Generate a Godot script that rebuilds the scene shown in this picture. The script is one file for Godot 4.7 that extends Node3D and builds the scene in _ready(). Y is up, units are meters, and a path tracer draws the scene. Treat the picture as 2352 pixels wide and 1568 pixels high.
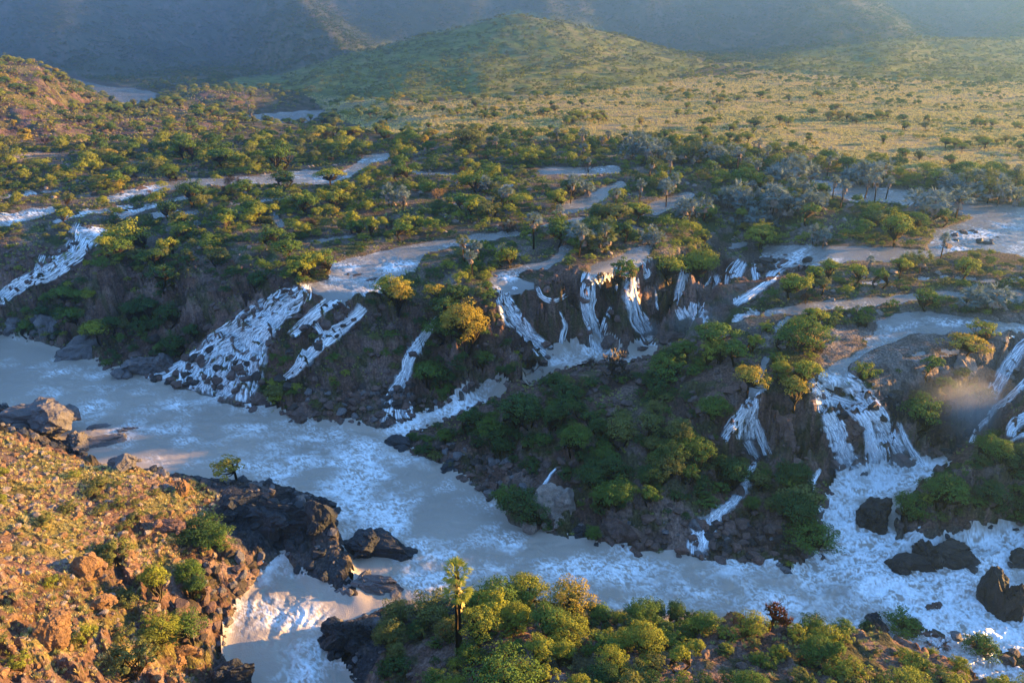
extends Node3D
# A river gorge with many waterfalls below a bushy plateau, seen from the air in low evening sun.
# Photo pixels (of a 2352 x 1568 copy) give directions; heights of river, rim and plain give distances.

const EYE := Vector3(0, 85, 0)
const F := 1760.9
const PITCH := 24.5
const NR := 800
const NC := 560
const D0 := 24.0
const D1 := 1300.0

var sp := sin(deg_to_rad(PITCH))
var cp := cos(deg_to_rad(PITCH))
var rng := RandomNumberGenerator.new()
var base := PackedFloat32Array()      # smooth ground / water level
var top := PackedFloat32Array()       # finished ground height
var wet := PackedFloat32Array()       # 0 dry .. 1 under water
var verts := PackedVector3Array()
var rowd := PackedFloat32Array()
var t0 := 0
var names := {}

func _ready() -> void:
	t0 = Time.get_ticks_msec()
	rng.seed = 7
	var cam := Camera3D.new()
	cam.name = "camera"
	cam.fov = 48.0
	cam.near = 0.5
	cam.far = 6000.0
	add_child(cam)
	cam.position = EYE
	cam.rotation_degrees = Vector3(-PITCH, 0, 0)
	cam.current = true

	var sky := ProceduralSkyMaterial.new()
	sky.sky_top_color = Color(0.31, 0.47, 0.67)
	sky.sky_horizon_color = Color(0.55, 0.69, 0.80)
	sky.sky_curve = 0.12
	sky.ground_bottom_color = Color(0.30, 0.26, 0.20)
	sky.ground_horizon_color = Color(0.55, 0.55, 0.52)
	sky.sky_energy_multiplier = 0.84
	sky.sun_angle_max = 25.0
	sky.sun_curve = 0.08
	var env := Environment.new()
	env.background_mode = Environment.BG_SKY
	env.sky = Sky.new()
	env.sky.sky_material = sky
	env.tonemap_mode = Environment.TONE_MAPPER_LINEAR
	env.tonemap_exposure = 6.6
	env.sdfgi_enabled = true
	env.ssao_enabled = true
	env.ssil_enabled = true
	env.volumetric_fog_enabled = true
	env.volumetric_fog_density = 0.00025
	env.volumetric_fog_albedo = Color(0.56, 0.77, 1.0)
	env.volumetric_fog_anisotropy = 0.68
	var we := WorldEnvironment.new()
	we.name = "world_environment"
	we.environment = env
	add_child(we)

	var sun := DirectionalLight3D.new()
	sun.name = "sun"
	sun.light_color = Color(1.0, 0.78, 0.44)
	sun.light_energy = 1.6
	sun.light_angular_distance = 0.5
	sun.shadow_enabled = true
	add_child(sun)
	var el := deg_to_rad(9.9)
	var az := deg_to_rad(79.0)   # from the view direction towards the right
	var to_sun := Vector3(cos(el) * sin(az), sin(el), -cos(el) * cos(az))
	sun.look_at_from_position(Vector3.ZERO, -to_sun, Vector3.UP)

	build_all()

func stamp(s: String) -> void:
	print(s, " ", Time.get_ticks_msec() - t0, " ms")

# ---------- pixels, positions ----------
func ray(px: float, py: float) -> Vector3:
	var vx := (px - 1176.0) / F
	var vy := (784.0 - py) / F
	return Vector3(vx, -sp + vy * cp, -cp - vy * sp)

func on_level(px: float, py: float, h: float) -> Vector3:
	var r := ray(px, py)
	return EYE + r * ((h - EYE.y) / r.y)

func at_dist(px: float, py: float, d: float) -> Vector3:
	var r := ray(px, py)
	return EYE + r * (d / -r.z)

func pix(p: Vector3) -> Vector2:
	var v := p - EYE
	var depth := -v.y * sp - v.z * cp
	return Vector2(1176.0 + F * v.x / depth, 784.0 - F * (v.y * cp - v.z * sp) / depth)

func width_at(d: float) -> float:
	return 0.8 * d + 25.0

func fi_of(x: float, d: float) -> float:
	return (x / width_at(d) + 1.0) * 0.5 * (NC - 1)

func fj_of(d: float) -> float:
	return log(d / D0) / log(D1 / D0) * (NR - 1)

func sample(a: PackedFloat32Array, x: float, z: float) -> float:
	var d := clampf(-z, D0, D1 - 1.0)
	var fi := clampf(fi_of(x, d), 0.0, NC - 1.001)
	var fj := clampf(fj_of(d), 0.0, NR - 1.001)
	var i := int(fi)
	var j := int(fj)
	var u := fi - i
	var v := fj - j
	var k := j * NC + i
	return lerpf(lerpf(a[k], a[k + 1], u), lerpf(a[k + NC], a[k + NC + 1], u), v)

func ground(x: float, z: float) -> float:
	return sample(top, x, z)

func slope_at(x: float, z: float) -> Vector3:
	var e := 0.6 - z * 0.004
	return Vector3(ground(x - e, z) - ground(x + e, z), 2.0 * e, ground(x, z - e) - ground(x, z + e)).normalized()

# first point of the ground that a pixel's direction meets
func hit(px: float, py: float) -> Vector3:
	var r := ray(px, py)
	r /= -r.z
	var d := 28.0
	if r.y < -0.02:
		d = maxf(d, (34.0 - EYE.y) / r.y if py > 300.0 else 120.0)
	var last := d
	while d < D1 - 10.0:
		if EYE.y + r.y * d < ground(r.x * d, -d):
			var a := last
			var b := d
			for k in 8:
				var m := (a + b) * 0.5
				if EYE.y + r.y * m < ground(r.x * m, -m):
					b = m
				else:
					a = m
			return EYE + r * b
		last = d
		d += d * 0.006
	return EYE + r * d

# ---------- nodes ----------
func numbered(called: String) -> String:
	var n: int = names.get(called, 0)
	names[called] = n + 1
	return called if n == 0 else "%s_%03d" % [called, n]

func tag(o: Node, label: String, category: String, group := "") -> void:
	o.set_meta("label", label)
	o.set_meta("category", category)
	if group != "":
		o.set_meta("group", group)

func put(called: String, m: Mesh, mat: Material, parent: Node = null) -> MeshInstance3D:
	var o := MeshInstance3D.new()
	o.mesh = m
	o.material_override = mat
	if parent == null:
		o.name = numbered(called)
		add_child(o)
	else:
		o.name = called
		parent.add_child(o, true)
	return o

func setting(called: String, m: Mesh, mat: Material) -> MeshInstance3D:
	var o := put(called, m, mat)
	o.set_meta("kind", "structure")
	return o

func noise(kind: int, freq: float, sd: int, octaves := 1, gain := 0.5) -> FastNoiseLite:
	var n := FastNoiseLite.new()
	n.noise_type = kind as FastNoiseLite.NoiseType
	n.frequency = freq
	n.seed = sd
	if octaves > 1:
		n.fractal_type = FastNoiseLite.FRACTAL_FBM
		n.fractal_octaves = octaves
		n.fractal_gain = gain
	else:
		n.fractal_type = FastNoiseLite.FRACTAL_NONE
	return n

func arrays_mesh(v: PackedVector3Array, n: PackedVector3Array, c: PackedColorArray, idx: PackedInt32Array, uv := PackedVector2Array()) -> ArrayMesh:
	var a := []
	a.resize(Mesh.ARRAY_MAX)
	a[Mesh.ARRAY_VERTEX] = v
	if n.size():
		a[Mesh.ARRAY_NORMAL] = n
	if c.size():
		a[Mesh.ARRAY_COLOR] = c
	if uv.size():
		a[Mesh.ARRAY_TEX_UV] = uv
	if idx.size():
		a[Mesh.ARRAY_INDEX] = idx
	var m := ArrayMesh.new()
	m.add_surface_from_arrays(Mesh.PRIMITIVE_TRIANGLES, a)
	return m
# ---------- the lie of the land ----------
# photo pixel x, y and height in metres
const LEVELS := [
	# main river, far bank
	-400,730,0, -150,745,0, 0,768,0, 100,790,0, 170,815,0, 250,850,0, 310,862,0, 370,872,0, 430,895,0, 500,920,0, 560,938,0, 620,945,0, 680,968,0, 760,970,0, 870,985,0,
	# inlet behind the island
	1000,935,0.6, 1090,890,1.6, 1180,868,2.4, 880,1003,0, 960,985,0.4, 1050,948,1.0, 1110,922,1.6, 1220,882,3.0, 1260,845,5.6,
	# island bank
	880,1012,0, 930,1035,0, 1000,1060,0, 1040,1090,0, 1090,1120,0, 1130,1150,0, 1165,1200,0, 1220,1212,0, 1300,1240,0, 1400,1260,0, 1480,1272,0, 1570,1280,0, 1650,1290,0, 1740,1295,0, 1860,1302,0,
	# near bank: left rocks, black promontory, bottom arm
	-400,890,0, -150,905,0, 0,925,0, 100,980,0, 200,1060,0, 300,1088,0, 420,1098,0, 500,1098,0, 600,1108,0, 700,1128,0, 772,1160,0, 770,1210,0, 700,1252,0, 640,1278,0, 600,1310,0, 560,1370,0, 525,1450,0, 515,1510,0, 550,1568,0, 570,1640,0,
	820,1640,0, 815,1568,0, 780,1530,0, 722,1475,0, 760,1440,0, 850,1410,0, 900,1385,0, 1000,1372,0, 1130,1352,0, 1250,1372,0, 1400,1405,0, 1550,1425,0, 1700,1435,0, 1850,1455,0, 1950,1480,0, 2100,1530,0, 2200,1560,0, 2352,1600,0, 2500,1640,0.4, 2900,1750,0.5,
	# river interior
	-300,810,0, 60,850,0, 200,900,0, 350,960,0, 500,1020,0, 700,1050,0, 850,1060,0, 900,1150,0, 1000,1150,0, 1050,1250,0, 700,1350,0, 620,1450,0, 660,1560,0, 1200,1290,0, 1500,1350,0, 1700,1370,0, 1850,1380,0, 2000,1400,0.3, 2200,1480,0.4,
	# rapids at the foot of the big fall
	1900,1230,1.3, 1930,1150,3.2, 1960,1100,4.6, 2060,1083,5.1, 2130,1066,5.8, 2000,1250,1.2, 2080,1260,1.8, 2200,1250,2.2, 2352,1232,3.4, 2352,1330,2.2, 2500,1270,4.2, 2900,1350,5,
	# rock island on the right
	2066,1205,2.2, 2092,1120,4.6, 2165,1062,6.6, 2150,1130,9, 2250,1075,12.5, 2352,1035,14, 2352,1130,9, 2500,1090,13, 2340,1205,4.0, 2200,1218,2.6, 2270,1010,9.5,
	2300,955,14, 2352,915,17, 2480,880,20, 2600,1000,16, 2900,1050,20,
	# chasm
	2352,775,20.5, 2400,740,21.5, 2310,862,15, 2278,920,11, 2225,1015,7.6, 2160,1055,6.2,
	# big fall and its bluff
	1880,884,18.2, 1940,868,18.4, 1995,884,18.2, 1925,1078,4.9, 2010,1078,5.1, 2075,1064,5.6, 2125,1060,6.1,
	2080,830,20, 2200,800,21, 2250,800,21.3, 2100,905,16.5, 2170,930,14.5, 2190,1000,9.5, 2280,840,18,
	# plateau right
	2100,735,21, 2352,745,21.8, 2020,752,20.6, 1950,812,19.6, 1800,800,20, 1850,705,22, 2100,670,22.4, 2352,655,23.4, 2352,520,25, 2150,560,24.2, 2100,595,24, 1900,590,24, 2200,480,25.4, 2600,650,25, 2900,720,26, 2900,900,25, 2900,500,28, 2600,450,27,
	# fall and stream on the island
	1740,902,17.4, 1700,925,16.4, 1760,850,18.4, 1700,1040,6.6, 1765,1050,6.4, 1790,950,15.4, 1850,925,16.8, 1800,1045,8, 1868,1085,6,
	1720,1100,5, 1690,1150,3.4, 1640,1190,2.2, 1600,1240,1.0, 1800,1150,5, 1830,1235,2.2, 1780,1265,1.2, 1880,1200,2.4,
	# island body
	1130,950,4, 1200,905,7.6, 1300,866,10.0, 1400,860,10.8, 1500,840,12, 1580,792,14, 1650,752,17, 1700,770,19, 1100,1000,3.5, 1000,995,1.6, 1200,1050,4.6, 1200,965,7.6, 1350,1000,9, 1500,950,12, 1600,870,16, 1650,940,14.4, 1600,1050,8.2, 1500,1150,4.6, 1350,1150,4, 1250,1165,2.4, 1640,1130,4.8, 1400,930,11,
	# plunge pool
	1290,828,6.8, 1350,812,7, 1430,828,7, 1480,802,7.2, 1550,766,7.6, 1620,745,7.6, 1672,722,8.0, 1500,815,7.3, 1560,784,7.8,
	# upper fall rim and foot
	1150,650,22, 1240,662,21.6, 1350,645,23, 1440,640,23.4, 1570,630,24, 1640,645,24, 1690,638,24, 1780,625,23.8, 1880,600,24.4,
	1270,818,6.4, 1305,800,7, 1375,790,7.1, 1470,768,7.5, 1582,734,7.6, 1642,718,7.8, 1700,690,12.5, 1760,660,18.5,
	1290,700,18, 1230,720,16,
	# knob with the big tree, slope to the inlet
	1060,800,12.6, 1100,742,17, 1150,720,18, 1180,790,12, 1000,862,5, 1100,852,6, 1220,802,9, 960,930,1.2, 1190,862,3.0,
	1000,722,16.6, 900,700,18.6, 850,742,15, 800,800,10.6, 860,880,5, 780,900,4.4, 700,900,4, 650,930,1.6, 680,840,8, 720,762,14.4, 1090,690,20,
	# broad cascade
	700,660,22, 640,700,18, 560,760,11.6, 480,830,5, 800,680,20.6,
	# dark hillside left of it
	300,720,8.2, 200,660,14, 400,740,8.6, 450,660,16.6, 550,690,15, 400,805,3.6, 560,640,19.4, 250,585,22, 400,592,22.6, 620,620,23, 300,640,16, 250,780,4, 120,730,4.4, 460,790,6,
	# small cascade at the far left
	200,540,22, 130,600,17, 60,650,12.6, 0,695,8, -80,735,2.4, 0,600,16.4, -120,580,20, 0,545,20.6, 120,660,11.6, -400,640,14, -400,560,24,
	# plateau
	0,500,23, 120,480,23.4, 300,440,24, 500,500,24, 500,560,23.4, 700,600,23, 700,480,24.4, 900,560,23.4, 1000,610,23.2, 900,450,25, 1100,520,24.4, 1300,580,24, 1300,480,25, 1300,618,23.6, 1600,560,24.4, 1600,450,25.4, 1450,600,24, 1050,640,22.6, 900,640,22.2,
	0,420,25, 200,390,24.6, 450,412,24.6, 700,390,25, 1000,380,26, 1400,392,26, 1800,405,26.2, 1200,335,27, 1700,345,27.4, 2352,440,26.2, -400,450,26, -400,380,30,
	0,345,27.5, 200,335,26, 400,330,25, 600,330,22, 800,330,25, 1000,300,27,
	# far left: sunlit hills and the river loop
	0,230,40, 100,250,33, 0,300,31, -300,260,46, 230,262,22, 300,254,8, 360,240,8, 170,184,8, 240,198,8, 355,211,8, 230,214,8, 290,243,8,
	400,252,27.4, 330,270,25, 520,275,22, 480,292,22, 420,228,17, 480,206,22, 560,215,18, 590,245,11, 430,205,12,
	552,272,8, 600,262,8, 738,254,8, 735,265,8, 682,290,8, 630,299,8, 800,260,16, 760,290,18, 760,240,11, 690,225,12, 590,190,14, 450,180,14,
	# foot of the pointed hill, grassland
	700,215,16, 800,232,22, 900,228,25, 1100,226,27, 1300,216,28, 1500,195,29, 1700,222,29, 2000,202,29.5, 2352,200,30, 1100,270,27, 1400,280,27.6, 1700,290,28, 2000,300,28, 2352,300,28, 2352,380,27, 2000,380,27, 2900,300,30, 2900,200,34, 2000,182,29.5, 1800,170,29,
	# near hill, left
	-300,930,22, -100,975,16.6, 0,1005,15, 150,1050,12.6, 300,1082,10.4, 400,1106,7.6, 470,1112,4.6, 100,1150,14.6, 300,1200,10.4, 430,1222,7, 500,1285,3.4, 450,1400,3.8, 460,1500,2.6, 480,1568,3.4, 0,1300,19, 200,1350,13.6, 350,1350,7.6, 0,1568,23, 200,1568,16, 350,1568,8.4, -300,1300,30, -300,1600,36, 0,1800,30, 300,1800,18, 500,1800,6,
	550,1140,4.6, 620,1160,4.8, 700,1165,5.0, 745,1180,4.2, 600,1215,3.4, 690,1220,3.2, 560,1250,3,
	# near hill, right
	800,1500,1.2, 900,1470,2.6, 1000,1450,4.6, 1200,1470,7, 1400,1490,9, 1550,1480,9, 1680,1432,9.6, 1800,1448,9.6, 1950,1478,9.4, 2030,1462,8, 2150,1510,8, 2300,1565,9, 900,1568,4, 1000,1600,7.6, 1200,1568,12, 1600,1568,14, 2000,1568,13.4, 2352,1600,12, 880,1800,5, 1200,1800,22, 2000,1800,25, 2600,1700,22,
]
# photo pixel and distance in metres: hills against what lies behind them
const FAR := [
	0,136,470, 80,146,470, 150,186,520, -300,120,480,
	1180,28,760, 1120,45,755, 1400,75,740, 1290,48,750, 1560,125,720, 1000,76,760, 800,122,740, 650,172,735,
	1300,130,640, 1100,130,650, 950,160,640,
	2100,90,800, 2352,93,800, 1900,116,780, 1720,150,690, 2800,95,800, 2200,150,660, 2600,150,660,
]
# x, distance, height: mountains behind
const BEHIND := [
	-1500,600,60, -900,820,16, -560,850,13, -300,850,14, -60,860,16, 120,900,24, 260,900,28, 520,950,32, 900,960,36, 1500,900,40,
	-1100,1300,240, -700,1300,240, -350,1300,240, 0,1300,230, 350,1300,220, 700,1300,220, 1100,1300,210, -330,1050,132, 330,1080,115, -700,1040,132, 0,1060,126, 700,1100,120,
	20,850,20, -20,825,24, 60,845,22, 0,900,22, -120,860,16, 180,860,24,
	-60,24,40, 60,24,30, -40,24,40, 44,24,30, 0,24,20,
]

# water: polygons in the photo; the first number of each is the lowest and the second the highest ground they may lie on
const WATERS := [
	[-1, 0.45, -700,690, -150,745, 0,768, 100,790, 170,815, 250,850, 310,862, 370,872, 430,895, 500,920, 560,938, 620,945, 680,968, 760,970, 870,985, 890,1010, 930,1035, 1000,1060, 1040,1090, 1090,1120, 1130,1150, 1165,1200, 1220,1212, 1300,1240, 1400,1260, 1480,1272, 1570,1280, 1650,1290, 1740,1295, 1860,1302, 1960,1290, 2000,1330, 2300,1400, 2952,1500, 2952,1740, 2500,1640, 2352,1600, 2200,1560, 2100,1530, 1950,1480, 1850,1455, 1700,1435, 1550,1425, 1400,1405, 1250,1372, 1130,1352, 1000,1372, 900,1385, 850,1410, 760,1440, 722,1475, 780,1530, 815,1568, 820,1740, 570,1740, 550,1568, 515,1510, 525,1450, 560,1370, 600,1310, 640,1278, 700,1252, 770,1210, 772,1160, 700,1128, 600,1108, 500,1098, 420,1098, 300,1088, 200,1060, 100,980, 0,925, -150,905, -700,870],
	[-1, 7.2, 1850,1310, 1875,1240, 1885,1180, 1900,1140, 1930,1085, 1960,1092, 2010,1080, 2060,1075, 2120,1063, 2150,1055, 2200,1010, 2240,1005, 2190,1058, 2110,1105, 2072,1150, 2050,1210, 2075,1240, 2200,1228, 2352,1205, 2952,1300, 2952,1560, 2352,1500, 2000,1400, 1860,1330],
	[-1, 6, 870,985, 900,975, 1000,945, 1090,896, 1180,866, 1255,838, 1262,850, 1215,885, 1110,920, 1040,950, 960,985, 885,1010],
	[5, 8.1, 1258,845, 1275,815, 1300,802, 1370,792, 1470,770, 1575,737, 1640,720, 1690,700, 1700,712, 1660,735, 1580,765, 1520,800, 1490,840, 1400,856, 1300,850],
	# upper river and channels
	[18, 30, 1835,408, 1950,424, 2050,433, 2160,447, 2352,478, 2952,540, 2952,640, 2352,588, 2250,570, 2140,590, 1961,600, 1868,606, 1768,603, 1700,640, 1672,640, 1700,600, 1768,563, 1968,568, 2135,572, 2150,530, 2240,500, 2161,482, 2035,466, 1968,466, 1900,445, 1835,425],
	[18, 30, 2018,752, 2050,728, 2085,716, 2218,728, 2352,742, 2560,750, 2560,790, 2400,790, 2352,760, 2200,770, 2100,764, 2045,790, 1980,812, 1945,845, 1960,880, 1930,880, 1880,890, 1882,868, 1925,830, 1990,795],
	[18, 30, 2352,668, 2200,668, 2068,678, 1991,684, 1850,700, 1755,712, 1755,724, 1880,715, 1991,700, 2090,690, 2201,684, 2352,690],
	[16, 30, 1770,820, 1752,860, 1742,905, 1728,905, 1735,870, 1752,820],
	[18, 30, 784,398, 844,356, 900,352, 894,366, 850,374, 800,408, 760,420, 700,424, 567,424, 467,428, 367,440, 250,466, 240,452, 367,418, 467,410, 567,404, 700,390],
	[18, 30, 1234,386, 1417,382, 1430,396, 1320,404, 1234,402],
	[18, 30, 1427,414, 1440,428, 1390,455, 1357,478, 1300,492, 1270,488, 1330,455],
	[18, 30, 0,492, 120,474, 130,486, 60,506, 0,522, -300,540, -300,510],
	[18, 30, 160,520, 240,528, 225,550, 190,545],
	[18, 30, 760,612, 800,595, 884,574, 971,558, 1100,538, 1190,528, 1195,540, 1100,556, 980,580, 960,606, 920,630, 890,650, 815,676, 790,690, 700,672, 690,655, 760,640],
	[18, 30, 1130,650, 1137,622, 1200,612, 1257,598, 1300,560, 1318,566, 1290,600, 1262,615, 1160,634, 1240,652, 1230,664],
	[22.5, 30, 1345,630, 1367,606, 1420,590, 1484,560, 1500,568, 1470,600, 1480,622, 1440,626, 1400,616, 1370,628],
	[22.5, 30, 1562,622, 1590,600, 1640,560, 1660,566, 1620,610, 1590,622],
	[3, 12, 550,271, 600,262, 738,253, 735,266, 682,291, 630,300, 590,290],
	[3, 12, 130,172, 170,180, 240,196, 355,210, 362,238, 310,250, 290,246, 230,216, 170,190],
	[18, 30, 630,480, 660,520, 640,524, 620,490],
	[18, 30, 1490,470, 1570,440, 1600,446, 1560,470, 1500,500],
]

# thin streams: lowest and highest ground, half width, then the course in photo pixels
const STREAMS := [
	[18, 30, 5, 120,512, 150,503, 187,492, 247,482, 300,472], [18, 30, 5, 270,500, 333,478, 390,462, 440,452], [18, 30, 4, 355,496, 400,490, 450,486], [18, 30, 4, 0,452, 60,446, 130,438],
	[18, 30, 4, 944,393, 980,399, 1010,397, 1060,402], [18, 30, 4, 1097,420, 1137,428, 1180,426], [18, 30, 5, 1560,405, 1580,425, 1588,452], [18, 30, 4, 1560,480, 1600,466, 1640,462], [18, 30, 5, 1890,712, 1930,700, 1975,706], [18, 30, 4, 1690,738, 1711,722, 1740,716], [18, 30, 5, 1775,768, 1796,746, 1815,728], [18, 30, 4, 520,470, 600,462, 680,448],
	[18, 30, 5, 860,640, 884,620, 930,600, 965,590], [18, 30, 4, 700,560, 760,548, 820,540], [18, 30, 4, 1040,470, 1090,462, 1130,452], [18, 30, 4, 2100,640, 2180,636, 2260,646, 2352,640], [18, 30, 5, 1940,640, 1990,650, 2040,644], [18, 30, 4, 1240,520, 1290,510, 1340,500], [18, 30, 5, 1650,590, 1680,570, 1740,548], [18, 30, 4, 2080,820, 2140,806, 2190,800], [18, 30, 4, 1440,520, 1490,530, 1540,520],
]

func build_grid() -> void:
	var px := PackedVector2Array()
	var hs := PackedFloat32Array()
	var add := func(p: Vector3) -> void:
		px.append(Vector2(p.x / width_at(-p.z) * 300.0, log(-p.z / D0) * 180.0))
		hs.append(p.y)
	for k in LEVELS.size() / 3:
		add.call(on_level(LEVELS[k * 3], LEVELS[k * 3 + 1], LEVELS[k * 3 + 2]))
	for k in FAR.size() / 3:
		add.call(at_dist(FAR[k * 3], FAR[k * 3 + 1], FAR[k * 3 + 2]))
	for k in BEHIND.size() / 3:
		add.call(Vector3(BEHIND[k * 3], BEHIND[k * 3 + 2], -BEHIND[k * 3 + 1]))
	# level country round the edges takes the height of the nearest known point
	var known := px.size()
	for s in [-1, 1]:
		for q in 14:
			var e := Vector2(s * 320.0, log(D1 / D0) * 180.0 * q / 13.0)
			var best := 0
			for k in known:
				if px[k].distance_squared_to(e) < px[best].distance_squared_to(e):
					best = k
			px.append(e)
			hs.append(hs[best])
	base.resize(NR * NC)
	var tri := Geometry2D.triangulate_delaunay(px)
	var su := (NC - 1) / 600.0
	var sv := (NR - 1) / (log(D1 / D0) * 180.0)
	for t in tri.size() / 3:
		var ia := tri[t * 3]
		var ib := tri[t * 3 + 1]
		var ic := tri[t * 3 + 2]
		var a := Vector2((px[ia].x + 300.0) * su, px[ia].y * sv)
		var b := Vector2((px[ib].x + 300.0) * su, px[ib].y * sv)
		var c := Vector2((px[ic].x + 300.0) * su, px[ic].y * sv)
		var den := (b.y - c.y) * (a.x - c.x) + (c.x - b.x) * (a.y - c.y)
		if absf(den) < 1e-9:
			continue
		var ha := hs[ia]
		var hb := hs[ib]
		var hc := hs[ic]
		var j0 := maxi(0, ceili(minf(a.y, minf(b.y, c.y))))
		var j1 := mini(NR - 1, floori(maxf(a.y, maxf(b.y, c.y))))
		for j in range(j0, j1 + 1):
			var lo := INF
			var hi := -INF
			for e in 3:
				var p: Vector2 = [a, b, c][e]
				var q: Vector2 = [b, c, a][e]
				if (p.y <= j and q.y >= j) or (q.y <= j and p.y >= j):
					if absf(p.y - q.y) < 1e-6:
						lo = minf(lo, minf(p.x, q.x))
						hi = maxf(hi, maxf(p.x, q.x))
					else:
						var x := p.x + (q.x - p.x) * (j - p.y) / (q.y - p.y)
						lo = minf(lo, x)
						hi = maxf(hi, x)
			for i in range(maxi(0, ceili(lo - 1e-4)), mini(NC - 1, floori(hi + 1e-4)) + 1):
				var wa := ((b.y - c.y) * (i - c.x) + (c.x - b.x) * (j - c.y)) / den
				var wb := ((c.y - a.y) * (i - c.x) + (a.x - c.x) * (j - c.y)) / den
				base[j * NC + i] = wa * ha + wb * hb + (1.0 - wa - wb) * hc
	blur(base, 2)
	blur(base, 2)

func blur(a: PackedFloat32Array, r: int) -> void:
	var n := 2 * r + 1
	var line := PackedFloat32Array()
	line.resize(maxi(NR, NC))
	for j in NR:
		var o := j * NC
		var s := a[o] * r
		for i in r + 1:
			s += a[o + i]
		for i in NC:
			line[i] = s / n
			s += a[o + mini(NC - 1, i + r + 1)] - a[o + maxi(0, i - r)]
		for i in NC:
			a[o + i] = line[i]
	for i in NC:
		var s := a[i] * r
		for j in r + 1:
			s += a[j * NC + i]
		for j in NR:
			line[j] = s / n
			s += a[mini(NR - 1, j + r + 1) * NC + i] - a[maxi(0, j - r) * NC + i]
		for j in NR:
			a[j * NC + i] = line[j]

# raster of photo-pixel areas, three pixels a cell
const RX := -600.0
const RY := -60.0
const RW := 1184
const RH := 600
const CELL := 3.0
var water_id := PackedByteArray()
var cover_id := PackedByteArray()

func fill_area(into: PackedByteArray, pts: Array, first: int, value: int) -> void:
	var n := (pts.size() - first) / 2
	var lo := INF
	var hi := -INF
	for k in n:
		lo = minf(lo, pts[first + k * 2 + 1])
		hi = maxf(hi, pts[first + k * 2 + 1])
	for row in range(maxi(0, int((lo - RY) / CELL)), mini(RH - 1, int((hi - RY) / CELL) + 1) + 1):
		var y := RY + (row + 0.5) * CELL
		var xs := PackedFloat32Array()
		for k in n:
			var x1: float = pts[first + k * 2]
			var y1: float = pts[first + k * 2 + 1]
			var x2: float = pts[first + (k + 1) % n * 2]
			var y2: float = pts[first + (k + 1) % n * 2 + 1]
			if (y1 <= y) != (y2 <= y):
				xs.append(x1 + (x2 - x1) * (y - y1) / (y2 - y1))
		xs.sort()
		for q in xs.size() / 2:
			for col in range(maxi(0, int((xs[q * 2] - RX) / CELL + 0.5)), mini(RW - 1, int((xs[q * 2 + 1] - RX) / CELL - 0.5)) + 1):
				into[row * RW + col] = value

func look(a: PackedByteArray, p: Vector2) -> int:
	var c := int((p.x - RX) / CELL)
	var r := int((p.y - RY) / CELL)
	if c < 0 or r < 0 or c >= RW or r >= RH:
		return 0
	return a[r * RW + c]
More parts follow.
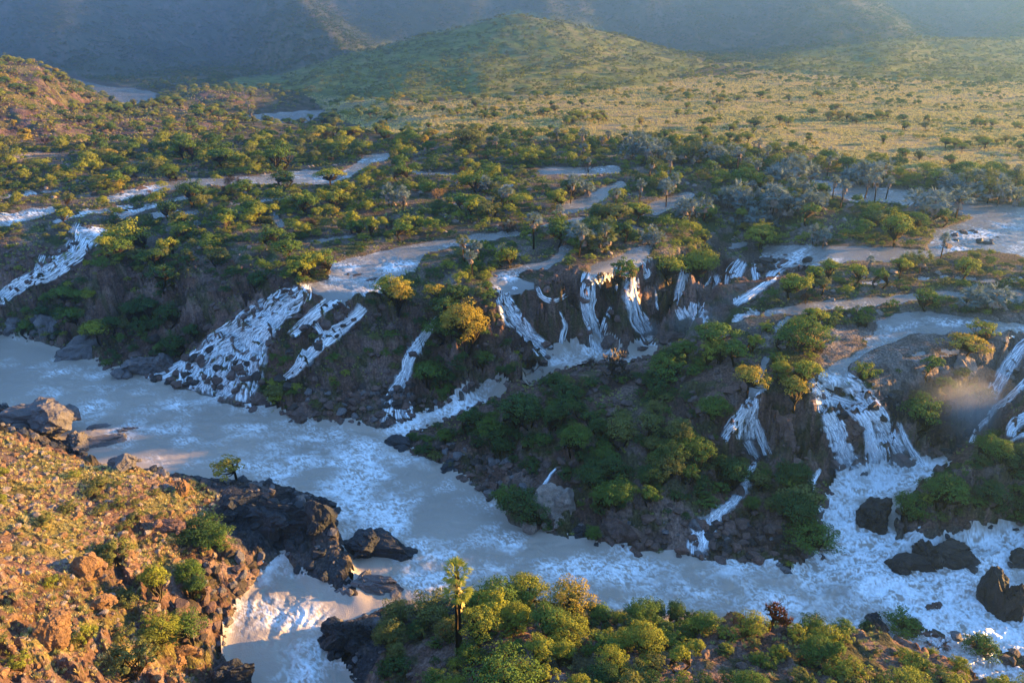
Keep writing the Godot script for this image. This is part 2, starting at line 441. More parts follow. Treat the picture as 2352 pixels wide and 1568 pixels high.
# ---------- what covers the ground ----------
enum {PLAIN, OCHRE, THICKET, SLOPE, PLATEAU, GRASS, PEAK, RANGE, SUNHILL, BARE, SAND, FIELD, RUBBLE, BLACK, RIM}
const COVERS := [
	[PLATEAU, -600,345, 300,330, 700,320, 1000,330, 1300,318, 1800,350, 2352,420, 2952,480, 2952,1000, 2352,900, 2000,900, 1700,900, 1300,660, 1000,700, 700,660, 300,590, 0,560, -600,600],
	[GRASS, 700,215, 1000,235, 1500,185, 1800,160, 2100,180, 2952,180, 2952,470, 2352,415, 2000,375, 1800,345, 1500,320, 1300,318, 1000,320, 850,300, 760,270],
	[PEAK, 560,190, 650,172, 800,122, 1000,76, 1120,45, 1180,20, 1290,44, 1400,72, 1560,122, 1640,150, 1500,195, 1300,216, 1100,226, 900,228, 700,215],
	[PEAK, 1640,150, 1720,145, 1900,112, 2100,85, 2352,88, 2952,90, 2952,180, 2352,190, 2000,180, 1800,165],
	[SUNHILL, -600,100, 0,130, 80,140, 160,184, 240,235, 330,245, 420,240, 540,270, 560,290, 450,320, 200,330, -600,350],
	[SUNHILL, 420,225, 440,200, 520,198, 590,225, 580,245, 500,245],
	[SAND, 0,362, 80,352, 180,344, 175,352, 90,366, 0,378],
	[FIELD, 518,186, 560,176, 650,174, 660,190, 600,200, 540,200],
	[SLOPE, -600,600, 0,560, 240,575, 420,590, 640,620, 700,660, 880,680, 1000,700, 1120,660, 1140,650, 1260,830, 1200,870, 1000,940, 870,990, 680,970, 560,940, 370,875, 250,850, 100,790, 0,770, -600,720],
	[RIM, 1130,620, 1350,610, 1700,600, 1900,590, 1880,640, 1760,670, 1690,705, 1600,745, 1380,800, 1290,830, 1200,760, 1130,680],
	[SLOPE, 870,990, 1000,985, 1120,940, 1250,860, 1400,850, 1580,780, 1700,780, 1780,850, 1900,880, 2000,900, 1950,1090, 1880,1300, 1600,1290, 1160,1210, 1000,1080],
	[BARE, 1880,760, 2050,730, 2352,720, 2700,740, 2700,900, 2352,880, 2240,860, 2200,930, 2100,900, 2000,880, 1950,860, 1900,860],
	[RIM, 1640,900, 1780,880, 1900,880, 2000,890, 2080,960, 2130,1050, 1950,1095, 1880,1100, 1800,1080, 1660,1050],
	[SLOPE, 2080,900, 2230,860, 2300,860, 2290,930, 2200,1020, 2130,1050],
	[SLOPE, 2060,1220, 2090,1110, 2200,1030, 2352,920, 2952,950, 2952,1300, 2352,1210, 2200,1225],
	[RIM, 205,640, 290,596, 335,650, 300,730, 215,735],
	[RUBBLE, 640,950, 700,900, 800,890, 880,890, 990,900, 1000,930, 880,990, 680,972],
	[RUBBLE, 980,1030, 1060,1010, 1200,1080, 1300,1130, 1280,1180, 1170,1170, 1120,1140],
	[RUBBLE, 1300,1200, 1500,1180, 1640,1200, 1850,1230, 1880,1310, 1600,1290, 1400,1262],
	[OCHRE, -600,900, 0,960, 160,1040, 300,1075, 420,1095, 540,1160, 520,1290, 470,1330, 480,1420, 470,1500, 540,1740, -600,1740],
	[BLACK, -100,915, 0,925, 120,950, 200,990, 330,1000, 330,1080, 250,1085, 130,1040, 0,985],
	[BLACK, 480,1100, 600,1105, 780,1140, 780,1220, 690,1260, 610,1290, 520,1250, 510,1160],
	[RUBBLE, 420,1300, 520,1250, 610,1290, 560,1370, 530,1450, 510,1510, 430,1500, 400,1440],
	[BLACK, 480,1530, 520,1500, 560,1560, 560,1740, 480,1740],
	[THICKET, 820,1500, 900,1440, 1000,1400, 1130,1365, 1400,1390, 1700,1390, 2000,1430, 2352,1500, 2952,1640, 2952,1740, 820,1740],
	[BLACK, 700,1470, 780,1400, 900,1380, 1100,1350, 1090,1400, 950,1440, 870,1500, 830,1600, 810,1600],
]
# three tones a cover, linear
const TONES := {
	PLAIN: [Color(0.20, 0.16, 0.11), Color(0.26, 0.20, 0.13), Color(0.12, 0.13, 0.05)],
	OCHRE: [Color(0.245, 0.142, 0.108), Color(0.34, 0.222, 0.178), Color(0.31, 0.26, 0.085)],
	THICKET: [Color(0.245, 0.142, 0.108), Color(0.34, 0.222, 0.178), Color(0.135, 0.122, 0.055)],
	SLOPE: [Color(0.245, 0.142, 0.108), Color(0.34, 0.222, 0.178), Color(0.135, 0.122, 0.055)],
	PLATEAU: [Color(0.24, 0.18, 0.13), Color(0.32, 0.25, 0.20), Color(0.11, 0.14, 0.04)],
	GRASS: [Color(0.44, 0.40, 0.12), Color(0.66, 0.50, 0.26), Color(0.28, 0.30, 0.09)],
	PEAK: [Color(0.36, 0.36, 0.09), Color(0.42, 0.36, 0.14), Color(0.28, 0.31, 0.08)],
	RANGE: [Color(0.21, 0.21, 0.13), Color(0.29, 0.25, 0.18), Color(0.15, 0.18, 0.10)],
	SUNHILL: [Color(0.245, 0.142, 0.108), Color(0.34, 0.222, 0.178), Color(0.22, 0.20, 0.07)],
	BARE: [Color(0.34, 0.26, 0.215), Color(0.44, 0.35, 0.30), Color(0.24, 0.18, 0.15)],
	SAND: [Color(0.52, 0.38, 0.28), Color(0.58, 0.44, 0.33), Color(0.45, 0.32, 0.24)],
	FIELD: [Color(0.30, 0.36, 0.10), Color(0.34, 0.36, 0.14), Color(0.26, 0.32, 0.10)],
	RUBBLE: [Color(0.245, 0.142, 0.108), Color(0.34, 0.222, 0.178), Color(0.135, 0.122, 0.055)],
	BLACK: [Color(0.055, 0.055, 0.062), Color(0.095, 0.09, 0.095), Color(0.16, 0.13, 0.12)],
	RIM: [Color(0.245, 0.142, 0.108), Color(0.34, 0.222, 0.178), Color(0.135, 0.122, 0.055)],
}
# how rough the ground is (metres of relief)
const ROUGH := {PLAIN: 0.5, OCHRE: 1.0, THICKET: 0.9, SLOPE: 1.5, PLATEAU: 0.35, GRASS: 0.3, PEAK: 1.6, RANGE: 3.0, SUNHILL: 1.4, BARE: 1.0, SAND: 0.1, FIELD: 0.1, RUBBLE: 0.9, BLACK: 1.3, RIM: 1.9}

var limits := []
var warp_a: FastNoiseLite
var warp_b: FastNoiseLite

func cover_at(p: Vector3) -> int:
	var q := pix(p)
	var w := 26.0 * clampf(150.0 / -p.z, 0.25, 1.0)
	q.x += w * warp_a.get_noise_2d(p.x, p.z)
	q.y += w * 0.6 * warp_b.get_noise_2d(p.x, p.z)
	var c := look(cover_id, q)
	if c == 0:
		c = RANGE if -p.z > 690.0 else PLAIN if -p.z > 300.0 else PLATEAU if p.y > 19.0 else SLOPE if -p.z > 128.0 else BLACK
	return c

func build_ground() -> void:
	warp_a = noise(FastNoiseLite.TYPE_SIMPLEX_SMOOTH, 0.05, 3, 3)
	warp_b = noise(FastNoiseLite.TYPE_SIMPLEX_SMOOTH, 0.05, 4, 3)
	water_id.resize(RW * RH)
	cover_id.resize(RW * RH)
	for k in WATERS.size():
		fill_area(water_id, WATERS[k], 2, k + 1)
	for k in WATERS.size():
		limits.append(Vector2(WATERS[k][0], WATERS[k][1]))
	for t in STREAMS:
		limits.append(Vector2(t[0], t[1]))
		for k in (t.size() - 3) / 2 - 1:
			var a := Vector2(t[3 + k * 2], t[4 + k * 2])
			var b := Vector2(t[5 + k * 2], t[6 + k * 2])
			fill_area(water_id, [a.x - 3.0, a.y - t[2] * 0.7, b.x + 3.0, b.y - t[2] * 0.7, b.x + 3.0, b.y + t[2] * 0.7, a.x - 3.0, a.y + t[2] * 0.7], 0, limits.size())
	for c in COVERS:
		fill_area(cover_id, c, 1, c[0])
	stamp("areas")
	rowd.resize(NR)
	wet.resize(NR * NC)
	top.resize(NR * NC)
	verts.resize(NR * NC)
	var cov := PackedByteArray()
	cov.resize(NR * NC)
	for j in NR:
		var d := D0 * pow(D1 / D0, j / float(NR - 1))
		rowd[j] = d
		var w := width_at(d)
		for i in NC:
			var k := j * NC + i
			var p := Vector3((2.0 * i / (NC - 1) - 1.0) * w, base[k], -d)
			verts[k] = p
			var q := pix(p)
			var s := clampf(150.0 / d, 0.15, 1.0)
			var id := look(water_id, Vector2(q.x + 14.0 * s * warp_b.get_noise_2d(p.x * 2.0, p.z * 2.0), q.y + 7.0 * s * warp_a.get_noise_2d(p.x * 2.0, p.z * 2.0)))
			if id > 0 and p.y >= limits[id - 1].x and p.y <= limits[id - 1].y:
				wet[k] = 1.0
			cov[k] = cover_at(p)
	stamp("masks")
	blur(wet, 1)
	var big := noise(FastNoiseLite.TYPE_SIMPLEX_SMOOTH, 0.045, 11, 4)
	var ridge := noise(FastNoiseLite.TYPE_SIMPLEX_SMOOTH, 0.07, 12, 4)
	ridge.fractal_type = FastNoiseLite.FRACTAL_RIDGED
	var far_ridge := noise(FastNoiseLite.TYPE_SIMPLEX_SMOOTH, 0.006, 15, 5)
	far_ridge.fractal_type = FastNoiseLite.FRACTAL_RIDGED
	var block := noise(FastNoiseLite.TYPE_CELLULAR, 0.22, 13)
	block.cellular_return_type = FastNoiseLite.RETURN_CELL_VALUE
	block.cellular_jitter = 1.0
	var block2 := noise(FastNoiseLite.TYPE_CELLULAR, 0.6, 14)
	block2.cellular_return_type = FastNoiseLite.RETURN_CELL_VALUE
	var crack := noise(FastNoiseLite.TYPE_CELLULAR, 0.17, 18)
	crack.cellular_return_type = FastNoiseLite.RETURN_DISTANCE2_SUB
	var tone := noise(FastNoiseLite.TYPE_SIMPLEX_SMOOTH, 0.06, 16, 5, 0.6)
	var tone2 := noise(FastNoiseLite.TYPE_SIMPLEX_SMOOTH, 0.11, 17, 5, 0.6)
	var col := PackedColorArray()
	col.resize(NR * NC)
	for j in NR:
		var jn := mini(NR - 1, j + 1)
		var jp := maxi(0, j - 1)
		for i in NC:
			var k := j * NC + i
			var p := verts[k]
			var d := -p.z
			var c := cov[k]
			var r: float = ROUGH[c]
			var ip := maxi(0, i - 1)
			var inx := mini(NC - 1, i + 1)
			var gx := (base[j * NC + inx] - base[j * NC + ip]) / maxf(0.01, verts[j * NC + inx].x - verts[j * NC + ip].x)
			var gz := (base[jn * NC + i] - base[jp * NC + i]) / maxf(0.01, verts[jp * NC + i].z - verts[jn * NC + i].z)
			var steep := sqrt(gx * gx + gz * gz)
			var n := Vector3(-gx, 1.0, gz).normalized()
			var dry := 1.0 - wet[k]
			var up := 0.0
			if c == RANGE or c == PEAK:
				up = r * (far_ridge.get_noise_2d(p.x, p.z) + 0.6 * big.get_noise_2d(p.x * 0.4, p.z * 0.4))
				if c == RANGE:
					up += 6.0 * far_ridge.get_noise_2d(p.x * 0.55 + 300.0, p.z * 0.55) * clampf((d - 860.0) / 120.0, 0.0, 1.0)
			else:
				up = r * 0.8 * big.get_noise_2d(p.x, p.z)
				var rock := clampf(steep * 1.4 - 0.15, 0.12, 1.0) * r
				if c == GRASS or c == SAND or c == FIELD:
					rock *= 0.2
				up += rock * (0.4 * ridge.get_noise_3d(p.x, p.y, p.z) + 0.8 * block.get_noise_3d(p.x, p.y * 1.3, p.z) + 0.4 * block2.get_noise_3d(p.x, p.y, p.z) - 0.7 * exp(-9.0 * (crack.get_noise_3d(p.x, p.y, p.z) + 1.0)))
				if steep > 0.45 and c != GRASS:
					var ledge := 2.1
					var lv := (p.y + 1.3 * big.get_noise_2d(p.x * 1.5, p.z * 1.5)) / ledge
					up += 0.75 * dry * (floorf(lv) + smoothstep(0.55, 1.0, lv - floorf(lv)) - lv + 0.25) * ledge * clampf((steep - 0.45) * 2.5, 0.0, 1.0) * n.y
			up *= dry
			p.y += up / maxf(n.y, 0.4)
			# banks stand a little proud of the water, beds lie below it
			var deep := wet[k]
			p.y += 0.30 * dry * clampf(1.0 - steep, 0.0, 1.0) - (1.6 if p.y < 0.9 else 0.75) * smoothstep(0.25, 0.9, deep)
			verts[k] = p
			top[k] = p.y
			var t: Array = TONES[c]
			var a := tone.get_noise_2d(p.x, p.z + p.y * 1.5) * 1.7
			var b := tone2.get_noise_2d(p.x + 50.0, p.z - p.y) * 1.7
			var cc: Color = t[0]
			cc = cc.lerp(t[1], smoothstep(0.0, 0.18, a))
			cc = cc.lerp(t[2], smoothstep(0.10, 0.24, b) * 0.9)
			if c == RANGE or c == PEAK or c == GRASS or c == SUNHILL:
				var e := tone.get_noise_2d(p.x * 0.10 + 9.0, p.z * 0.35)
				cc = cc.lerp(t[2], smoothstep(0.02, 0.14, e) * 0.8)
				if c == GRASS:
					cc = cc.lerp(t[1], smoothstep(0.08, 0.2, tone2.get_noise_2d(p.x * 0.06, p.z * 0.22)) * 0.9)
			if deep > 0.15:
				cc = Color(0.21, 0.17, 0.135)
			var g := 1.0 + 0.35 * block.get_noise_3d(p.x, p.y * 1.3, p.z) * (0.3 if c == GRASS or c == RANGE else 1.0)
			col[k] = Color(cc.r * g, cc.g * g, cc.b * g)
	stamp("relief")
	var nor := PackedVector3Array()
	nor.resize(NR * NC)
	for j in NR:
		var jn := mini(NR - 1, j + 1)
		var jp := maxi(0, j - 1)
		for i in NC:
			var u := verts[j * NC + mini(NC - 1, i + 1)] - verts[j * NC + maxi(0, i - 1)]
			var v := verts[jn * NC + i] - verts[jp * NC + i]
			nor[j * NC + i] = u.cross(v).normalized()
	var idx := PackedInt32Array()
	idx.resize((NR - 1) * (NC - 1) * 6)
	var o := 0
	for j in NR - 1:
		for i in NC - 1:
			var k := j * NC + i
			idx[o] = k
			idx[o + 1] = k + NC
			idx[o + 2] = k + 1
			idx[o + 3] = k + 1
			idx[o + 4] = k + NC
			idx[o + 5] = k + NC + 1
			o += 6
	stamp("normals")
	setting("terrain", arrays_mesh(verts, nor, col, idx), ground_material())

func grain(freq: float, sd: int, lo: float, hi: float, octaves := 5) -> NoiseTexture2D:
	var t := NoiseTexture2D.new()
	t.width = 512
	t.height = 512
	t.seamless = true
	t.noise = noise(FastNoiseLite.TYPE_SIMPLEX_SMOOTH, freq, sd, octaves, 0.65)
	var g := Gradient.new()
	g.colors = PackedColorArray([Color(lo, lo, lo), Color(hi, hi, hi)])
	t.color_ramp = g
	return t

func ground_material() -> StandardMaterial3D:
	var m := StandardMaterial3D.new()
	m.resource_name = "ground"
	m.vertex_color_use_as_albedo = true
	m.roughness = 0.95
	m.metallic_specular = 0.2
	m.albedo_texture = grain(0.02, 21, 0.35, 1.0)
	m.heightmap_enabled = true
	m.heightmap_texture = grain(0.025, 22, 0.0, 1.0)
	m.heightmap_scale = 45.0
	m.uv1_triplanar = true
	m.uv1_world_triplanar = true
	m.uv1_scale = Vector3(0.14, 0.14, 0.14)
	return m
# ---------- water ----------
# spots of broken water in the photo: x, y, radius x, radius y, strength
const FOAM := [
	[130, 870, 130, 30, 0.35], [270, 930, 150, 40, 0.5], [420, 985, 160, 40, 0.6], [560, 1010, 150, 45, 0.65], [700, 1060, 170, 60, 0.75], [830, 1060, 150, 70, 0.85], [800, 1150, 150, 70, 1.0], [860, 1190, 100, 60, 1.1],
	[740, 1240, 60, 40, 1.0], [640, 1330, 90, 60, 0.75], [660, 1420, 70, 70, 0.9], [690, 1500, 60, 70, 0.95], [700, 1570, 70, 60, 0.85],
	[490, 930, 110, 22, 0.7], [330, 870, 70, 14, 0.6], [610, 945, 40, 12, 0.6], [940, 1000, 90, 25, 1.0], [1050, 935, 90, 35, 1.2], [930, 960, 50, 30, 1.1],
	[1000, 1280, 110, 50, 0.85], [960, 1330, 90, 40, 1.0], [1150, 1270, 160, 40, 0.7], [1300, 1320, 200, 50, 0.85], [1500, 1340, 200, 60, 0.8], [1650, 1310, 150, 50, 0.8], [1800, 1360, 200, 70, 0.95],
	[2000, 1340, 150, 90, 1.25], [2150, 1380, 220, 110, 1.35], [2300, 1440, 200, 120, 1.5], [2300, 1270, 150, 50, 1.4], [1940, 1200, 80, 90, 1.35], [2000, 1110, 110, 50, 1.5], [2120, 1080, 80, 30, 1.4], [2080, 1250, 120, 40, 1.3], [2600, 1400, 300, 200, 1.4],
	[1275, 828, 35, 14, 1.1], [1370, 800, 35, 16, 1.1], [1480, 770, 60, 20, 1.2], [1600, 740, 90, 22, 1.3], [1420, 835, 60, 18, 0.8], [1660, 720, 50, 20, 1.2],
	[60, 495, 100, 18, 0.9], [300, 440, 90, 18, 0.9], [220, 535, 60, 14, 1.0], [840, 660, 90, 30, 0.8], [780, 620, 60, 16, 0.7], [930, 610, 50, 16, 0.6], [1160, 645, 40, 14, 0.8], [1360, 640, 40, 10, 0.8], [1460, 640, 40, 10, 0.8],
	[1800, 600, 90, 26, 0.9], [1700, 620, 50, 18, 0.9], [2250, 550, 120, 30, 0.7], [2330, 520, 80, 16, 0.7], [1940, 870, 60, 20, 0.9], [1960, 820, 50, 18, 0.7], [2050, 765, 70, 14, 0.6], [2160, 745, 80, 12, 0.6], [2340, 790, 60, 30, 0.9],
	[190, 492, 90, 14, 1.0], [340, 478, 80, 14, 1.0], [60, 446, 60, 10, 0.8], [900, 610, 60, 20, 0.8], [2200, 640, 120, 10, 0.6], [1800, 745, 30, 20, 0.9], [1930, 704, 40, 8, 0.7], [700, 410, 120, 14, 0.5], [860, 365, 60, 10, 0.5], [1400, 390, 120, 12, 0.4], [2000, 450, 150, 14, 0.35],
]
var foam_map := PackedFloat32Array()
const MW := 250
const MH := 150

func map_water() -> void:
	foam_map.resize(MW * MH)
	for r in MH:
		for c in MW:
			var q := Vector2(-100.0 + c * 12.0, -60.0 + r * 12.0)
			foam_map[r * MW + c] = foam_sum(q)

func foam_at(q: Vector2) -> float:
	var fx := clampf((q.x + 100.0) / 12.0, 0.0, MW - 1.01)
	var fy := clampf((q.y + 60.0) / 12.0, 0.0, MH - 1.01)
	var k := int(fy) * MW + int(fx)
	var u := fx - int(fx)
	return lerpf(lerpf(foam_map[k], foam_map[k + 1], u), lerpf(foam_map[k + MW], foam_map[k + MW + 1], u), fy - int(fy))

func foam_sum(q: Vector2) -> float:
	var s := 0.0
	for f in FOAM:
		var dx: float = (q.x - f[0]) / f[2]
		var dy: float = (q.y - f[1]) / f[3]
		var e := dx * dx + dy * dy
		if e < 4.0:
			s = maxf(s, f[4] * exp(-0.7 * e))
	return s

func water_sheet(called: String, j0: int, j1: int, lowest: float, highest: float, sub: int, strength: float) -> void:
	var web := noise(FastNoiseLite.TYPE_CELLULAR, 0.6, 31)
	web.cellular_return_type = FastNoiseLite.RETURN_DISTANCE2_SUB
	web.cellular_jitter = 1.1
	var warp := noise(FastNoiseLite.TYPE_SIMPLEX_SMOOTH, 0.09, 37, 3)
	var fine := noise(FastNoiseLite.TYPE_SIMPLEX_SMOOTH, 0.9, 32, 3, 0.6)
	var patch := noise(FastNoiseLite.TYPE_SIMPLEX_SMOOTH, 0.075, 33, 3)
	var silt := noise(FastNoiseLite.TYPE_SIMPLEX_SMOOTH, 0.03, 36, 3)
	var wave := noise(FastNoiseLite.TYPE_SIMPLEX_SMOOTH, 0.22, 34, 3)
	var bed := Color(0.275, 0.225, 0.18) if called == "river_water" else Color(0.15, 0.138, 0.122)
	var v := PackedVector3Array()
	var c := PackedColorArray()
	var idx := PackedInt32Array()
	var nn := PackedVector3Array()
	var seen := {}
	for j in range(j0, j1):
		for i in NC - 1:
			var k := j * NC + i
			if maxf(maxf(wet[k], wet[k + 1]), maxf(wet[k + NC], wet[k + NC + 1])) < 0.02:
				continue
			var hm := base[k]
			if hm < lowest or hm >= highest:
				continue
			var at := PackedInt32Array()
			at.resize((sub + 1) * (sub + 1))
			for b in sub + 1:
				for a in sub + 1:
					var key := (j * sub + b) * 4096 + i * sub + a
					if seen.has(key):
						at[b * (sub + 1) + a] = seen[key]
						continue
					var u := a / float(sub)
					var w := b / float(sub)
					var d := lerpf(rowd[j], rowd[j + 1], w)
					var x := (2.0 * (i + u) / (NC - 1) - 1.0) * width_at(d)
					var h := lerpf(lerpf(base[k], base[k + 1], u), lerpf(base[k + NC], base[k + NC + 1], u), w)
					var q := pix(Vector3(x, h, -d))
					var f := minf(1.4, foam_at(q) * strength)
					var pt := patch.get_noise_2d(x, d * 1.3)
					var wx := x + 2.2 * warp.get_noise_2d(x, d) + 0.7 * fine.get_noise_2d(x * 0.6, d * 0.6)
					var wz := d + 2.2 * warp.get_noise_2d(x + 90.0, d) + 0.7 * fine.get_noise_2d(x * 0.6 + 40.0, d * 0.6)
					var run := smoothstep(1150.0, 1260.0, q.y) * smoothstep(1020.0, 860.0, q.x) if q.y > 1000.0 else 0.0
					var sx := 1.25 if run > 0.5 else 0.5
					var sz := 0.55 if run > 0.5 else 1.3
					var e1 := 1.0 + (web.get_noise_2d(wx * 0.5, wz * 1.3) if run <= 0.0 else lerpf(web.get_noise_2d(wx * 0.5, wz * 1.3), web.get_noise_2d(wx * 1.25, wz * 0.55), run))
					var e2 := web.get_noise_2d(wx * sx * 2.3 + 31.0, wz * sz * 2.3) + 1.0
					var line := maxf(1.0 - e1 / (0.10 + 0.16 * f), (1.0 - e2 / (0.12 + 0.20 * f)) * 0.85)
					var fn := fine.get_noise_2d(x, d)
					var fo := clampf(line * 1.3, 0.0, 1.0) * clampf(f * 1.25 + pt * 1.3 - 0.36 + 0.3 * fn, 0.0, 1.0)
					fo = maxf(fo, smoothstep(0.25, 0.75, f - 1.0 + 0.9 * pt + 0.5 * fn - 0.25 * e1) * (0.7 + 0.5 * fn))
					fo = clampf(fo * (0.85 + 0.5 * fine.get_noise_2d(x * 2.1, d * 2.1)), 0.0, 1.0)
					var rise := (0.06 + 0.60 * minf(f, 1.2)) * (wave.get_noise_2d(wx * 0.5, wz * 1.3) if run <= 0.0 else lerpf(wave.get_noise_2d(wx * 0.5, wz * 1.3), wave.get_noise_2d(wx * 1.25, wz * 0.55), run)) + 0.12 * f * fn + 0.05 * fo
					v.append(Vector3(x, h + rise, -d))
					var mud := bed.lerp(bed * 1.22, clampf(0.5 + silt.get_noise_2d(x, d) * 1.2, 0.0, 1.0))
					c.append(mud.lerp(Color(0.80, 0.83, 0.85), fo))
					seen[key] = v.size() - 1
					at[b * (sub + 1) + a] = v.size() - 1
			for b in sub:
				for a in sub:
					var p := at[b * (sub + 1) + a]
					var p1 := at[b * (sub + 1) + a + 1]
					var p2 := at[(b + 1) * (sub + 1) + a]
					var p3 := at[(b + 1) * (sub + 1) + a + 1]
					idx.append_array(PackedInt32Array([p, p2, p1, p1, p2, p3]))
	nn.resize(v.size())
	for t in idx.size() / 3:
		var n := (v[idx[t * 3 + 2]] - v[idx[t * 3]]).cross(v[idx[t * 3 + 1]] - v[idx[t * 3]])
		nn[idx[t * 3]] += n
		nn[idx[t * 3 + 1]] += n
		nn[idx[t * 3 + 2]] += n
	for t in nn.size():
		nn[t] = nn[t].normalized()
	stamp(called + " %d" % v.size())
	var m := StandardMaterial3D.new()
	m.resource_name = called
	m.vertex_color_use_as_albedo = true
	m.roughness = 0.4 if called == "river_water" else 0.16
	m.metallic_specular = 0.45 if called == "river_water" else 0.6
	m.heightmap_enabled = true
	m.heightmap_texture = grain(0.03, 35, 0.0, 1.0)
	m.heightmap_scale = 9.0
	m.uv1_triplanar = true
	m.uv1_world_triplanar = true
	m.uv1_scale = Vector3(0.25, 0.25, 0.25)
	setting(called, arrays_mesh(v, nn, c, idx), m)

func build_water() -> void:
	map_water()
	var jm := int(fj_of(230.0))
	water_sheet("river_water", 0, jm, -5.0, 12.5, 2, 1.0)
	water_sheet("upper_river_water", int(fj_of(100.0)), int(fj_of(420.0)), 12.5, 40.0, 2, 0.95)
	water_sheet("far_river_water", int(fj_of(430.0)), int(fj_of(1000.0)), -5.0, 14.0, 1, 0.3)

